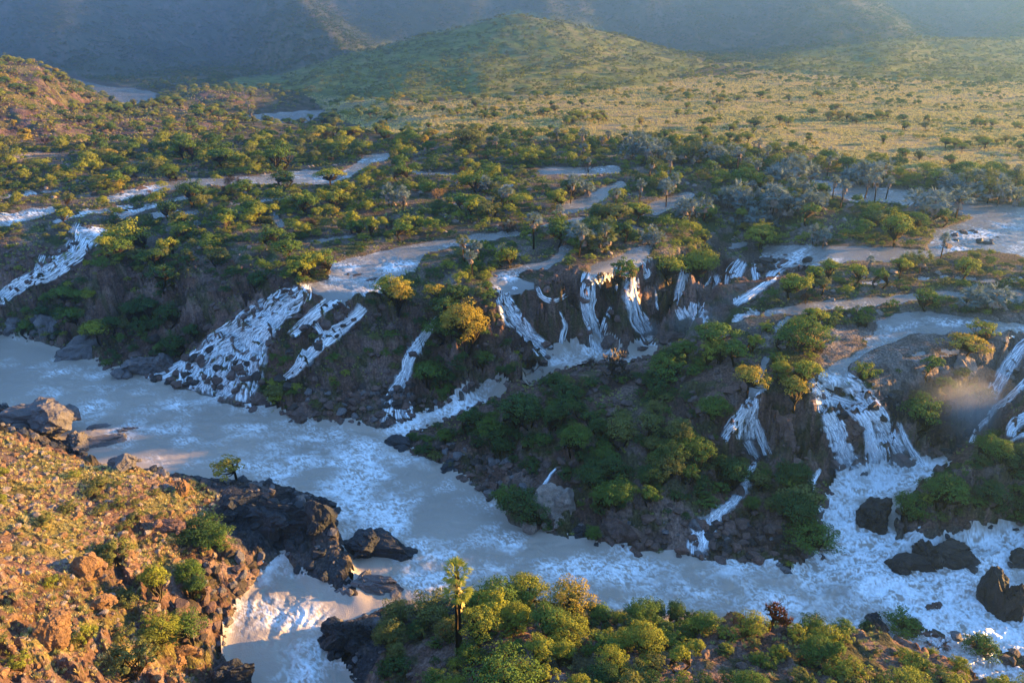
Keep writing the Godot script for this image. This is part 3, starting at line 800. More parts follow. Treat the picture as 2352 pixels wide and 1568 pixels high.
# ---------- waterfalls ----------
# each: label, then strands: x, y, half width in photo pixels, ...
const FALLS := [
	["twin-stepped cascade dropping past a dark round boulder beside the far bushy bank",
		[200,532,36, 185,560,26, 172,582,22, 140,600,26, 105,628,20, 62,645,16, 35,662,16, 0,690,14, -60,730,14],
		[225,535,12, 205,560,10, 190,580,8, 175,590,6],
		[100,585,8, 92,606,8, 86,628,10]],
	["broadest white cascade fanning over dark boulders into the brown river",
		[698,660,10, 690,680,26, 665,692,40, 630,712,34, 590,735,34, 545,770,34, 500,800,34, 462,832,34, 440,862,30, 424,890,24],
		[660,700,18, 640,725,22, 610,755,26, 575,790,30, 545,830,34, 525,870,34, 505,905,30],
		[625,745,14, 600,780,22, 585,815,22, 575,855,24, 562,900,20, 555,925,16],
		[470,840,24, 460,870,30, 450,895,26], [520,850,30, 500,885,34, 490,912,26],
		[432,828,10, 405,845,12, 375,862,14, 345,873,14, 305,880,10]],
	["braided pair of white streams split by brown boulders below the golden trees",
		[800,674,10, 770,690,14, 742,706,14, 715,728,12, 690,750,12, 668,772,10],
		[838,706,8, 815,728,10, 790,750,12, 758,770,16, 735,790,12, 712,815,12, 690,836,10, 670,858,10, 652,872,8],
		[720,742,8, 735,760,6, 745,780,6], [700,800,6, 692,820,8, 684,845,8],
		[624,905,5, 616,922,8, 608,944,12]],
	["narrow single fall that spreads over rubble beside the rocky inlet",
		[1000,735,5, 985,755,8, 968,780,9, 950,805,10, 934,832,11, 936,850,10, 922,875,14, 908,900,16, 902,920,16],
		[900,915,12, 893,935,12, 888,960,10, 886,980,10], [910,915,12, 920,940,12, 925,965,12], [920,910,8, 938,935,9, 946,955,8]],
	["long slanting fall sliding down smooth rock into the plunge pool",
		[1150,645,12, 1152,665,18, 1155,690,16, 1172,715,20, 1188,740,22, 1205,762,18, 1222,780,14, 1245,800,18, 1268,820,20],
		[1160,655,8, 1180,660,10, 1200,664,6]],
	["thin split trickle over the shelf of the pink cliff",
		[1234,664,5, 1240,680,6, 1252,688,6, 1268,692,6], [1300,676,6, 1285,688,6, 1270,693,5], [1283,714,4, 1292,730,5, 1299,750,4, 1292,770,5, 1289,790,4, 1290,806,5]],
	["fall with a side jet joining it above a boulder in the plunge pool",
		[1356,636,15, 1350,660,17, 1352,685,15, 1350,705,11, 1355,730,12, 1362,755,13, 1370,780,18, 1374,798,18],
		[1404,702,4, 1396,722,7, 1388,745,7, 1380,770,8]],
	["double-stepped fall that opens like a skirt at the pink cliff",
		[1474,600,5, 1484,618,5, 1492,632,7, 1476,640,8], [1452,636,17, 1450,660,17, 1452,685,15, 1460,710,13, 1466,735,17, 1476,755,20, 1482,768,20], [1470,712,4, 1484,735,7, 1496,752,9],
		[1415,654,3, 1420,670,4]],
	["faint trickle staining the bare cliff beside the skirt-shaped fall",
		[1503,668,3, 1506,690,3, 1510,715,3]],
	["pair of tall narrow falls dropping off the wooded lip into spray",
		[1568,626,7, 1562,655,8, 1556,680,10, 1564,705,13, 1576,733,16], [1578,626,6, 1585,655,8, 1591,685,9, 1594,730,12]],
	["tall fall broadening to its foot in the misty end of the pool",
		[1642,640,12, 1632,668,17, 1622,695,20, 1612,720,22, 1604,742,22], [1648,652,6, 1644,680,8, 1636,712,9]],
	["straight curtain fall beside the shining rapids at the head of the pool",
		[1700,604,11, 1690,620,15, 1682,636,16, 1682,660,15, 1684,680,16, 1686,697,16]],
	["short fall off the rocks below the wide upper channel",
		[1734,612,8, 1736,632,9, 1741,656,8]],
	["sloping white rapids running down from the wide upper channel",
		[1850,592,12, 1815,606,12, 1785,622,14, 1768,642,10, 1745,660,8, 1722,678,8, 1700,692,8, 1688,702,8], [1790,612,6, 1776,632,6, 1770,648,6]],
	["bell-shaped fall spilling between red cliffs on the island",
		[1738,905,7, 1728,925,14, 1718,950,20, 1712,980,22, 1712,1010,24], [1712,940,8, 1690,965,10, 1672,990,9, 1660,1015,8], [1735,960,8, 1745,990,9, 1756,1020,8, 1766,1046,8], [1712,1010,10, 1728,1035,10, 1740,1056,10],
		[1738,1060,6, 1724,1085,8, 1718,1105,7]],
	["broken lower cascade over rubble at the island shore",
		[1718,1105,6, 1704,1130,6, 1690,1150,8, 1668,1168,8, 1648,1180,10, 1630,1200,16, 1612,1225,22, 1604,1250,24, 1598,1278,22], [1660,1172,5, 1640,1195,8, 1632,1220,10, 1628,1250,10]],
	["broad leaning curtain of the big fall beside the amber cliff",
		[1868,880,8, 1888,905,14, 1900,935,20, 1912,970,20, 1925,1005,20, 1938,1045,22, 1952,1088,28]],
	["twisting curtains of the big fall spilling round ledges",
		[1940,872,22, 1962,892,24, 1985,915,22, 2008,940,20, 2025,970,18, 2045,1000,15, 2060,1030,14, 2070,1058,12],
		[1900,912,10, 1930,922,12, 1962,930,12, 1990,940,12], [1962,930,10, 1985,960,10, 1998,995,12, 2005,1035,16, 2012,1075,20], [1925,920,8, 1955,945,9, 1975,965,8], [2020,990,8, 2030,1030,9, 2040,1068,10]],
	["slim side fall at the dark flank of the big fall",
		[2066,976,4, 2076,1000,6, 2090,1030,8, 2108,1055,8, 2118,1072,8]],
	["white fall plunging down the dark chasm beside the pale bluff",
		[2385,770,12, 2350,800,14, 2325,830,16, 2305,860,18, 2290,888,18, 2276,915,16], [2420,840,8, 2372,866,10, 2340,900,7, 2322,916,9, 2290,936,8, 2270,964,5, 2246,988,8, 2226,1020,5]],
	["spilling curtain over the dark ledge behind the rock island",
		[2380,950,10, 2352,962,14, 2330,980,14, 2322,1005,10], [2400,990,6, 2352,1000,4, 2318,1016,3]],
	["low tumbling fall at the edge of the rapids beside wet boulders",
		[1878,1086,3, 1866,1110,4, 1862,1135,4, 1870,1160,8, 1886,1178,12]],
	["little white spill behind a dark shore boulder of the island",
		[1276,1080,2, 1264,1092,4, 1258,1104,3, 1248,1116,5]],
]

func hit_near(px: float, py: float, guess: float) -> Vector3:
	var r := ray(px, py)
	r /= -r.z
	var d := guess * 0.93
	if EYE.y + r.y * d < ground(r.x * d, -d):
		return hit(px, py)
	var last := d
	while d < guess * 1.25:
		if EYE.y + r.y * d < ground(r.x * d, -d):
			for k in 6:
				var m := (last + d) * 0.5
				if EYE.y + r.y * m < ground(r.x * m, -m):
					d = m
				else:
					last = m
			return EYE + r * d
		last = d
		d += 0.7
	return EYE + r * guess

func build_falls() -> void:
	var m := StandardMaterial3D.new()
	m.resource_name = "white_water"
	m.vertex_color_use_as_albedo = true
	m.transparency = BaseMaterial3D.TRANSPARENCY_ALPHA
	m.roughness = 0.55
	m.metallic_specular = 0.4
	m.backlight_enabled = true
	m.backlight = Color(0.35, 0.35, 0.35)
	var gap := noise(FastNoiseLite.TYPE_SIMPLEX_SMOOTH, 0.075, 42, 2)
	var wob := noise(FastNoiseLite.TYPE_SIMPLEX_SMOOTH, 0.012, 41, 3)
	for f in FALLS:
		var v := PackedVector3Array()
		var n := PackedVector3Array()
		var c := PackedColorArray()
		var idx := PackedInt32Array()
		for s in range(1, f.size()):
			var p: Array = f[s]
			var along := PackedVector3Array()
			if s == 1:
				along.append(Vector3(p[0] + (p[0] - p[3]) * 0.4, p[1] + (p[1] - p[4]) * 0.4, p[2]))
			for k in p.size() / 3 - 1:
				var a := Vector3(p[k * 3], p[k * 3 + 1], p[k * 3 + 2])
				var b := Vector3(p[k * 3 + 3], p[k * 3 + 4], p[k * 3 + 5])
				var steps := maxi(2, int(Vector2(a.x - b.x, a.y - b.y).length() / 5.0))
				for q in steps:
					along.append(a.lerp(b, q / float(steps)))
			along.append(Vector3(p[p.size() - 3], p[p.size() - 2], p[p.size() - 1]))
			var widest := 0.0
			for q in along:
				widest = maxf(widest, q.z)
			var threads := clampi(int(widest * 1.3), 4, 48)
			var guess := -hit(along[0].x, along[0].y).z
			var veils := maxi(1, threads / 4)
			for t in threads + veils:
				var veil := t >= threads
				var lane := ((t - threads + 0.5) / veils if veil else (t + 0.5) / threads) * 2.0 - 1.0 + rng.randf_range(-1.0, 1.0) / threads
				lane *= 0.75 + 0.4 * rng.randf()
				var first := 0 if rng.randf() < 0.5 else rng.randi_range(0, along.size() / 3)
				var last := along.size() if rng.randf() < 0.5 else rng.randi_range(along.size() * 2 / 3, along.size())
				var pts := PackedVector3Array()
				var g := guess
				var sd := rng.randf() * 999.0
				for q in range(first, last):
					var w := along[q]
					var nx := along[mini(q + 1, along.size() - 1)] - along[maxi(q - 1, 0)]
					var side := Vector2(-nx.y, nx.x).normalized()
					var off := clampf(lane + 0.75 * wob.get_noise_2d(q * 4.5, sd), -1.2, 1.2) * w.z
					var hp := hit_near(w.x + side.x * off, w.y + side.y * off * 0.8, g)
					g = -hp.z
					pts.append(hp)
				if pts.size() < 3:
					continue
				for round in 2:
					for q in range(1, pts.size() - 1):
						pts[q] = (pts[q - 1] + pts[q] * 2.0 + pts[q + 1]) * 0.25
				var wide := rng.randf_range(0.13, 0.38) * clampf(widest / 16.0, 0.7, 1.0)
				if veil:
					wide = rng.randf_range(0.6, 1.1) * clampf(widest / 16.0, 0.5, 1.0)
				var white := rng.randf_range(0.45, 0.95)
				var o := v.size()
				for q in pts.size():
					var fw := (pts[mini(q + 1, pts.size() - 1)] - pts[maxi(q - 1, 0)]).normalized()
					var up := slope_at(pts[q].x, pts[q].z)
					up = (up - fw * up.dot(fw)).normalized()
					var sd3 := fw.cross(up).normalized()
					var ww := wide * (0.75 + 0.9 * absf(wob.get_noise_2d(q * 12.0, sd + 50.0)) * 2.0) * (0.35 if q == 0 or q == pts.size() - 1 else 1.0)
					var lift := 0.22 + 0.10 * wob.get_noise_2d(q * 30.0, sd + 9.0)
					var b := clampf(white + 0.5 * wob.get_noise_2d(q * 11.0, sd + 20.0), 0.34, 0.95)
					var full := (0.5 if veil else clampf(b * 1.5 - 0.12, 0.15, 1.0)) * (1.0 if widest < 21.0 else smoothstep(-0.17, 0.05, gap.get_noise_2d(lane * widest * 1.5 + s * 97.0, (first + q) * 2.6))) * (0.0 if q == 0 or q == pts.size() - 1 else 1.0)
					for e in 3:
						v.append(pts[q] + sd3 * ww * (e - 1.0) + up * (lift + (0.12 if e == 1 else -0.12) - (0.06 if veil else 0.0)))
						n.append((up + sd3 * (e - 1.0) * 0.8).normalized())
						var tone := maxf(b, 0.5)
						c.append(Color(tone, tone * 1.01, tone * 1.02, full * (0.95 if e == 1 else 0.0)))
					if q > 0:
						var k := o + q * 3
						idx.append_array(PackedInt32Array([k - 3, k, k - 2, k, k + 1, k - 2, k - 2, k + 1, k - 1, k + 1, k + 2, k - 1]))
		var o := put("waterfall", arrays_mesh(v, n, c, idx), m)
		tag(o, f[0], "waterfall", "falls along the gorge")
	stamp("falls")
# ---------- rocks ----------
func ball(level: int) -> Array:
	var v := PackedVector3Array()
	var g := (1.0 + sqrt(5.0)) / 2.0
	for s in [[-1, g, 0], [1, g, 0], [-1, -g, 0], [1, -g, 0], [0, -1, g], [0, 1, g], [0, -1, -g], [0, 1, -g], [g, 0, -1], [g, 0, 1], [-g, 0, -1], [-g, 0, 1]]:
		v.append(Vector3(s[0], s[1], s[2]).normalized())
	var f := PackedInt32Array([0, 11, 5, 0, 5, 1, 0, 1, 7, 0, 7, 10, 0, 10, 11, 1, 5, 9, 5, 11, 4, 11, 10, 2, 10, 7, 6, 7, 1, 8, 3, 9, 4, 3, 4, 2, 3, 2, 6, 3, 6, 8, 3, 8, 9, 4, 9, 5, 2, 4, 11, 6, 2, 10, 8, 6, 7, 9, 8, 1])
	for l in level:
		var mid := {}
		var nf := PackedInt32Array()
		for t in f.size() / 3:
			var m := [0, 0, 0]
			for e in 3:
				var a := f[t * 3 + e]
				var b := f[t * 3 + (e + 1) % 3]
				var key := mini(a, b) * 100000 + maxi(a, b)
				if not mid.has(key):
					v.append(((v[a] + v[b]) * 0.5).normalized())
					mid[key] = v.size() - 1
				m[e] = mid[key]
			nf.append_array(PackedInt32Array([f[t * 3], m[0], m[2], f[t * 3 + 1], m[1], m[0], f[t * 3 + 2], m[2], m[1], m[0], m[1], m[2]]))
		f = nf
	return [v, f]

# a ball cut by planes and roughened, about one metre in radius; faces keep their edges
func rock_mesh(level: int, cuts: int, sd: int, rough: float, shape := Vector3.ONE, layered := false) -> ArrayMesh:
	var r := RandomNumberGenerator.new()
	r.seed = sd
	var b := ball(level)
	var v: PackedVector3Array = b[0]
	var f: PackedInt32Array = b[1]
	var ns := noise(FastNoiseLite.TYPE_SIMPLEX_SMOOTH, 1.3, sd, 4)
	var cell := noise(FastNoiseLite.TYPE_CELLULAR, 1.7, sd)
	cell.cellular_return_type = FastNoiseLite.RETURN_CELL_VALUE
	var planes := []
	for k in cuts:
		planes.append([Vector3(r.randfn(), r.randfn(), r.randfn()).normalized(), r.randf_range(0.5, 0.95)])
	for i in v.size():
		var p := v[i] * (1.0 + 0.22 * ns.get_noise_3dv(v[i] * 0.7))
		for q in planes:
			var e: float = p.dot(q[0]) - q[1]
			if e > 0.0:
				p -= q[0] * e
		p *= 1.0 + rough * ns.get_noise_3dv(p * 2.2) + rough * 0.6 * cell.get_noise_3dv(p)
		if layered:
			p += Vector3(1, 0.25, 0.6) * rough * 0.5 * ns.get_noise_1d(p.y * 9.0 + p.x * 2.0)
		v[i] = p * shape
	var ov := PackedVector3Array()
	var on := PackedVector3Array()
	var oc := PackedColorArray()
	for t in f.size() / 3:
		var a := v[f[t * 3]]
		var c := v[f[t * 3 + 1]]
		var d := v[f[t * 3 + 2]]
		var n := (c - a).cross(d - a).normalized()
		if n.dot(a + c + d) < 0.0:
			n = -n
		var mid := (a + c + d) / 3.0
		var g := 0.78 + 0.30 * ns.get_noise_3dv(mid * 1.6) + 0.16 * cell.get_noise_3dv(mid)
		g = clampf(g, 0.45, 1.0)
		for p in [a, d, c]:
			ov.append(p)
			on.append(n)
			oc.append(Color(g, g, g))
	return arrays_mesh(ov, on, oc, PackedInt32Array())

func rock_material(called: String, c: Color, rough := 0.9) -> StandardMaterial3D:
	var m := StandardMaterial3D.new()
	m.resource_name = called
	m.albedo_color = c.linear_to_srgb()
	m.vertex_color_use_as_albedo = true
	m.roughness = rough
	m.metallic_specular = 0.3
	m.albedo_texture = rock_grain
	m.heightmap_enabled = true
	m.heightmap_texture = rock_relief
	m.heightmap_scale = 18.0
	m.uv1_triplanar = true
	m.uv1_world_triplanar = true
	m.uv1_scale = Vector3(0.3, 0.3, 0.3)
	return m

var rock_grain: NoiseTexture2D
var rock_relief: NoiseTexture2D
var rock_mats := {}
var boulders := []

# big named rocks: label, tone, photo pixel x and y of the foot, width and height in photo pixels, turn
const OUTCROPS := [
	["long black rock promontory jutting into the swirling river", "black", 640,1235, 235,112, -6],
	["blunt black rock end of the promontory above the water", "black", 728,1222, 92,104, 10],
	["black boulder heap at the root of the river promontory", "black", 545,1190, 120,70, 20],
	["dark layered rock island with loose stones between two river arms", "black", 862,1300, 215,92, -8],
	["blue-grey layered rock slab below the dark island in the rapids", "slate", 850,1385, 195,84, -8],
	["dark flat rock beside the layered slab in the rapids", "black", 930,1300, 90,50, 10],
	["black angular shore rocks beside the outflow bend", "black", 800,1500, 130,90, 20],
	["black rock on the shore at the mouth of the outflow", "black", 770,1468, 90,50, -20],
	["dark rock shelf at the foot of the ochre slope by the water", "black", 530,1590, 130,80, 10],
	["grey rock point reaching from the ochre slope into slack water", "slate", 55,985, 210,72, 12],
	["large broken grey rock standing in slack water by the point", "slate", 215,1048, 165,62, 14],
	["low pale-backed rock island beside the broken grey rock", "slate", 222,1004, 100,36, 10],
	["small pale rock island in slack water", "slate", 297,1004, 70,34, 15],
	["jagged grey rock at the edge of slack water", "slate", 275,1072, 80,34, 14],
	["flat grey rock near the jagged rock in slack water", "slate", 335,1030, 40,14, 14],
	["dark blocky boulder at the tip of the wooded island", "black", 915,1040, 100,52, -15],
	["dark square boulder on the island shore above the bend", "black", 1030,1090, 52,48, 20],
	["pale rounded rock face at the island shore", "pale", 1260,1205, 140,110, 20],
	["blue-black boulder beside the pale shore rock", "black", 1345,1240, 80,46, 0],
	["reddish smooth slab leaning at the island shore", "brown", 1430,1250, 130,80, -20],
	["tall dark pinnacle rock standing in the rapids", "dark", 2020,1232, 96,122, 0],
	["dark humped rock island splitting the rapids", "dark", 2100,1322, 120,64, -8],
	["peaked dark rock joined to the humped rock in the rapids", "dark", 2190,1318, 150,100, -12],
	["ribbed dark rock washed by white water beside the rapids", "dark", 2300,1425, 74,150, 10],
	["second ribbed dark rock washed by white water", "dark", 2330,1440, 60,150, 30],
	["lone round rock awash in white water", "brown", 2145,1406, 48,28, 20],
	["dark wet boulder at the edge of the white water", "dark", 2372,1310, 90,60, 0],
	["pinkish block boulder standing below the amber cliff", "brown", 1890,1308, 42,44, 10],
	["reddish boulder above the pinkish block at the rapids", "brown", 1882,1272, 58,44, -20],
	["flat-topped brown boulder in the plunge pool", "brown", 1405,800, 52,38, 0],
	["round brown boulder awash in the plunge pool", "brown", 1478,814, 42,28, 10],
	["low brown rock at the near end of the plunge pool", "brown", 1550,786, 86,38, 8],
	["tall red cliff block beside the bell-shaped fall", "red", 1805,1035, 96,130, 10],
	["pink rounded rock shoulder above the bell-shaped fall", "red", 1650,965, 84,80, -20],
	["dark boulder at the foot of the big fall", "brown", 2070,1078, 52,50, 0],
	["sunlit pale crag at the edge of the bluff over the chasm", "pale", 2230,880, 90,80, 20],
	["low rounded grey cliff at the waterline below the dark hillside", "slate", 330,862, 150,62, 12],
	["grey rock rib at the waterline of the dark hillside", "slate", 90,775, 90,80, 20],
	["tilted grey rocks on the shore below the dark hillside", "slate", 190,826, 150,60, 20],
	["grey rock beside the rib at the waterline", "slate", 30,760, 80,50, 20],
	["big brown boulder at the foot of the rubble shore", "brown", 690,968, 84,46, 12],
	["dark boulder below the broad cascade at the waterline", "brown", 590,940, 66,52, -12],
	["orange rock stack at the end of the ochre ridge", "ochre", 415,1142, 36,54, 0],
	["orange crag with a cleft face on the ochre slope", "ochre", 190,1330, 80,80, 40],
	["cracked orange cliff low on the ochre slope", "ochre", 110,1490, 110,100, 40],
	["orange outcrop at the lower end of the ochre slope", "ochre", 415,1520, 90,46, 20],
	["dark red boulder group half way down the ochre slope", "red", 375,1225, 96,44, 0],
	["orange ledge under the crag with a cleft face", "ochre", 230,1400, 70,40, 30],
	["dark rock knob carrying the bare orange tree bank", "ochre", 1690,1440, 56,48, 0],
]

func build_rocks() -> void:
	rock_grain = grain(0.03, 51, 0.5, 1.0)
	rock_relief = grain(0.03, 52, 0.0, 1.0)
	rock_mats = {
		"black": rock_material("black_rock", Color(0.085, 0.088, 0.098), 0.5), "slate": rock_material("grey_rock", Color(0.30, 0.27, 0.27), 0.7), "pale": rock_material("pale_rock", Color(0.55, 0.43, 0.36)),
		"brown": rock_material("brown_rock", Color(0.27, 0.175, 0.145), 0.75), "dark": rock_material("wet_rock", Color(0.11, 0.085, 0.072), 0.5), "red": rock_material("red_rock", Color(0.36, 0.21, 0.165)), "ochre": rock_material("ochre_rock", Color(0.47, 0.27, 0.145)),
	}
	var big := []
	for k in 6:
		big.append(rock_mesh(4, 24, 60 + k, 0.12 if k % 2 == 1 else 0.17, Vector3.ONE, k % 2 == 0))
	for q in 10:
		boulders.append(rock_mesh(2, 13, 90 + q, 0.07))
	var k := 0
	for o in OUTCROPS:
		var p := hit(o[2], o[3])
		var v := p - EYE
		var m := (-v.y * sp - v.z * cp) / F
		var dep := asin(-v.y / v.length())
		var h: float = 0.62 * o[5] * m / cos(dep)
		var deep := clampf(0.38 * o[5] * m / sin(dep), 0.5 * h, 1.1 * o[4] * m)
		var wide: float = o[4] * m
		var n := Node3D.new()
		n.name = numbered("rock_outcrop")
		add_child(n)
		n.position = Vector3(p.x, p.y, p.z - deep * 0.5)
		n.rotation_degrees.y = o[6]
		var blocks := 5 + int(wide / 2.5)
		for q in blocks + 1:
			var sh: ArrayMesh = big[(k + q) % 6] if q < 3 else boulders[(k + q) % 10]
			var box: Vector3 = sh.get_aabb().size
			var part := put("rock_face" if q == 0 else "block", sh, rock_mats[o[1]], n)
			if q == 0:
				part.scale = Vector3(wide * 0.86 / box.x, h * 1.3 / box.y, deep * 1.1 / box.z)
				part.position = Vector3(0, h * 0.22, 0)
			else:
				var a := rng.randf() * TAU
				var f := rng.randf_range(0.22, 0.5) if q < 3 else rng.randf_range(0.10, 0.26)
				var e := rng.randf_range(0.35, 1.0) if q < 3 else rng.randf_range(0.8, 1.15)
				part.scale = Vector3(wide * f * 1.2 / box.x, (h * 0.5 + wide * 0.5) * f * 1.3 / box.y, wide * f / box.z)
				part.rotation = Vector3(rng.randf_range(-0.4, 0.4), rng.randf() * TAU, rng.randf_range(-0.4, 0.4))
				part.position = Vector3(cos(a) * wide * 0.42 * e, h * 0.62 * maxf(0.0, 1.0 - e * e), sin(a) * deep * 0.5 * e)
		tag(n, o[0], "rock", "large rocks of the gorge")
		k += 1
	stamp("outcrops")
	scatter_stones()
	stamp("stones")

const STONE_PLACES := {
	RUBBLE: ["brown", "rubble shore of the gorge"], BLACK: ["black", "dark shore rocks"], OCHRE: ["ochre", "sunlit ochre slope"], SLOPE: ["brown", "shaded gorge slope"], RIM: ["red", "pink cliffs of the falls"], BARE: ["pale", "bare pale bluff"], THICKET: ["brown", "near thicket bank"], PLATEAU: ["pale", "plateau between the channels"],
}

func scatter_stones() -> void:
	var all := []
	var per := {RUBBLE: 1.3, BLACK: 0.35, OCHRE: 0.9, SLOPE: 0.22, RIM: 0.12, BARE: 0.10, THICKET: 0.25, PLATEAU: 0.02}
	var big := {RUBBLE: 1.0, BLACK: 0.9, OCHRE: 0.50, SLOPE: 0.9, RIM: 1.1, BARE: 0.8, THICKET: 0.55, PLATEAU: 0.8}
	for j in range(0, int(fj_of(300.0))):
		var d := rowd[j]
		var area := (rowd[j + 1] - d) * 2.0 * width_at(d) / (NC - 1)
		for i in NC - 1:
			var k := j * NC + i
			if wet[k] > 0.35:
				continue
			var c := cover_at(verts[k])
			var shore: bool = wet[k] > 0.08 and base[k] < 8.5
			if not per.has(c) or rng.randf() > (1.6 if shore else per[c]) * area:
				continue
			var q := pix(verts[k])
			if q.x < -150 or q.x > 2500 or q.y > 1720:
				continue
			var r: float = big[c] * pow(rng.randf(), 3.0) * 1.15 + 0.12
			if shore:
				r = 0.15 + 0.95 * pow(rng.randf(), 3.2)
			var tone: String = STONE_PLACES[c][0]
			if c == OCHRE and rng.randf() < 0.45:
				tone = "pale"
			elif c == RUBBLE:
				tone = ["brown", "brown", "dark", "slate", "red"][rng.randi() % 5]
			elif c == BLACK and rng.randf() < 0.35:
				tone = "slate"
			var x := verts[k].x + rng.randf_range(-0.3, 0.3)
			var z := verts[k].z + rng.randf_range(-0.3, 0.3)
			all.append([r / d, x, z, r, tone, c])
	# boulders in the falls
	for s in [[440, 840, 120, 70, 16], [720, 760, 80, 80, 16], [905, 920, 40, 60, 20], [1620, 1240, 60, 50, 22], [1700, 1110, 40, 50, 14], [1960, 960, 60, 60, 6], [560, 870, 90, 60, 14], [480, 860, 80, 50, 14], [1850, 1250, 60, 50, 20], [140, 570, 60, 40, 8], [800, 640, 60, 30, 8], [300, 440, 70, 18, 12], [1790, 610, 60, 20, 12], [1000, 1320, 60, 40, 14], [920, 1380, 60, 30, 10], [2220, 560, 90, 20, 12]]:
		for q in s[4]:
			var p := hit(s[0] + s[2] * rng.randfn() * 0.6, s[1] + s[3] * rng.randfn() * 0.5)
			var r := rng.randf_range(0.5, 1.5) * clampf(-p.z / 150.0, 0.6, 1.3)
			all.append([r / -p.z, p.x, p.z, r, "dark" if rng.randf() < 0.6 else "brown", SLOPE])
	all.sort_custom(func(a, b): return a[0] > b[0])
	var rest := {}
	for n in all.size():
		var s: Array = all[n]
		var y := ground(s[1], s[2])
		var t := Transform3D(Basis.from_euler(Vector3(rng.randf() * 6.28, rng.randf() * 6.28, rng.randf() * 6.28)), Vector3(s[1], y + s[3] * 0.15, s[2]))
		t.basis = Basis.IDENTITY.scaled(Vector3(1.25, 0.8, 1.0)) * t.basis
		t.basis = Basis(Vector3.UP, rng.randf() * 6.28) * t.basis.scaled(Vector3.ONE * s[3])
		var which := rng.randi() % boulders.size()
		if n < 300:
			var o := put("boulder", boulders[which], rock_mats[s[4]])
			o.transform = t
			tag(o, "%s %s boulder lying on the %s" % ["large" if s[3] > 1.1 else "middling" if s[3] > 0.75 else "small", {"brown": "brown", "dark": "wet dark", "pale": "pale", "slate": "grey", "red": "reddish", "ochre": "orange", "black": "black"}[s[4]], STONE_PLACES[s[5]][1]], "boulder", "%s boulders on the %s" % [s[4], STONE_PLACES[s[5]][1]])
		else:
			var key := "%s|%d" % [s[4], which % 4]
			if not rest.has(key):
				rest[key] = []
			rest[key].append(t)
	for key in rest:
		var tone: String = key.get_slice("|", 0)
		var o := scatter("loose_stones", boulders[int(key.get_slice("|", 1))], rock_mats[tone], rest[key])
		tag(o, "small loose %s stones strewn over banks and slopes" % tone, "stones")
	stamp("stones %d" % all.size())

func scatter(called: String, m: Mesh, mat: Material, where: Array, colors := PackedColorArray()) -> MultiMeshInstance3D:
	var mm := MultiMesh.new()
	mm.transform_format = MultiMesh.TRANSFORM_3D
	mm.use_colors = colors.size() > 0
	mm.mesh = m
	mm.instance_count = where.size()
	for k in where.size():
		mm.set_instance_transform(k, where[k])
		if colors.size():
			mm.set_instance_color(k, colors[k])
	var o := MultiMeshInstance3D.new()
	o.name = numbered(called)
	o.multimesh = mm
	o.material_override = mat
	o.set_meta("kind", "stuff")
	add_child(o)
	return o

# ---------- plants ----------
var leaf_mats := {}
var shapes := {}
var fall_id := PackedByteArray()
const LEAF := {
	"deep": Color(0.045, 0.090, 0.026), "mid": Color(0.085, 0.140, 0.026), "olive": Color(0.130, 0.140, 0.040), "yellow": Color(0.21, 0.225, 0.030), "gold": Color(0.31, 0.235, 0.035), "rust": Color(0.30, 0.13, 0.05),
	"blue": Color(0.125, 0.165, 0.16), "dead": Color(0.26, 0.19, 0.15), "bark": Color(0.20, 0.155, 0.125), "pale_bark": Color(0.42, 0.34, 0.28), "straw": Color(0.62, 0.48, 0.17), "grass": Color(0.26, 0.27, 0.07),
}
const LOOK := {"deep": "dark green", "mid": "green", "olive": "olive", "yellow": "yellow-green", "gold": "golden", "rust": "rusty", "blue": "grey-blue", "dead": "leafless grey"}

func leaf_material(called: String) -> StandardMaterial3D:
	if not leaf_mats.has(called):
		var m := StandardMaterial3D.new()
		m.resource_name = called + "_leaf"
		var c: Color = LEAF[called]
		m.albedo_color = (c * 1.2).linear_to_srgb()
		m.vertex_color_use_as_albedo = true
		m.roughness = 0.75
		m.metallic_specular = 0.25
		if not called in ["bark", "pale_bark", "dead"]:
			m.backlight_enabled = true
			m.backlight = Color(0.72, 0.72, 0.55)
		leaf_mats[called] = m
	return leaf_mats[called]

class Kit:
	var v := PackedVector3Array()
	var n := PackedVector3Array()
	var c := PackedColorArray()
	var i := PackedInt32Array()
	func leaf(p: Vector3, dir: Vector3, nor: Vector3, out: Vector3, l: float, w: float, g: float) -> void:
		var s := dir.cross(nor).normalized() * w
		var k := v.size()
		v.append(p - dir * l)
		v.append(p + s)
		v.append(p + dir * l)
		v.append(p - s)
		var q := (nor * 0.8 + out * 0.4).normalized()
		for e in 4:
			n.append(q)
			c.append(Color(g, g, g))
		i.append_array(PackedInt32Array([k, k + 3, k + 1, k + 1, k + 3, k + 2]))
	func tube(pts: PackedVector3Array, r0: float, r1: float, sides: int, g: float) -> void:
		var k0 := v.size()
		for a in pts.size():
			var f := (pts[mini(a + 1, pts.size() - 1)] - pts[maxi(a - 1, 0)]).normalized()
			var u := f.cross(Vector3(0.31, 0.2, 0.93)).normalized()
			var w := f.cross(u)
			var r := lerpf(r0, r1, a / float(pts.size() - 1))
			for b in sides:
				var t := TAU * b / sides
				var o := u * cos(t) + w * sin(t)
				v.append(pts[a] + o * r)
				n.append(o)
				var h := g * (0.8 + 0.2 * ((a * 7 + b * 3) % 5) / 4.0)
				c.append(Color(h, h, h))
		for a in pts.size() - 1:
			for b in sides:
				var p := k0 + a * sides + b
				var q := k0 + a * sides + (b + 1) % sides
				i.append_array(PackedInt32Array([p, q, p + sides, q, q + sides, p + sides]))

func mesh_of(k: Kit) -> ArrayMesh:
	return arrays_mesh(k.v, k.n, k.c, k.i)

func dir_of(r: RandomNumberGenerator) -> Vector3:
	return Vector3(r.randfn(), r.randfn(), r.randfn()).normalized()

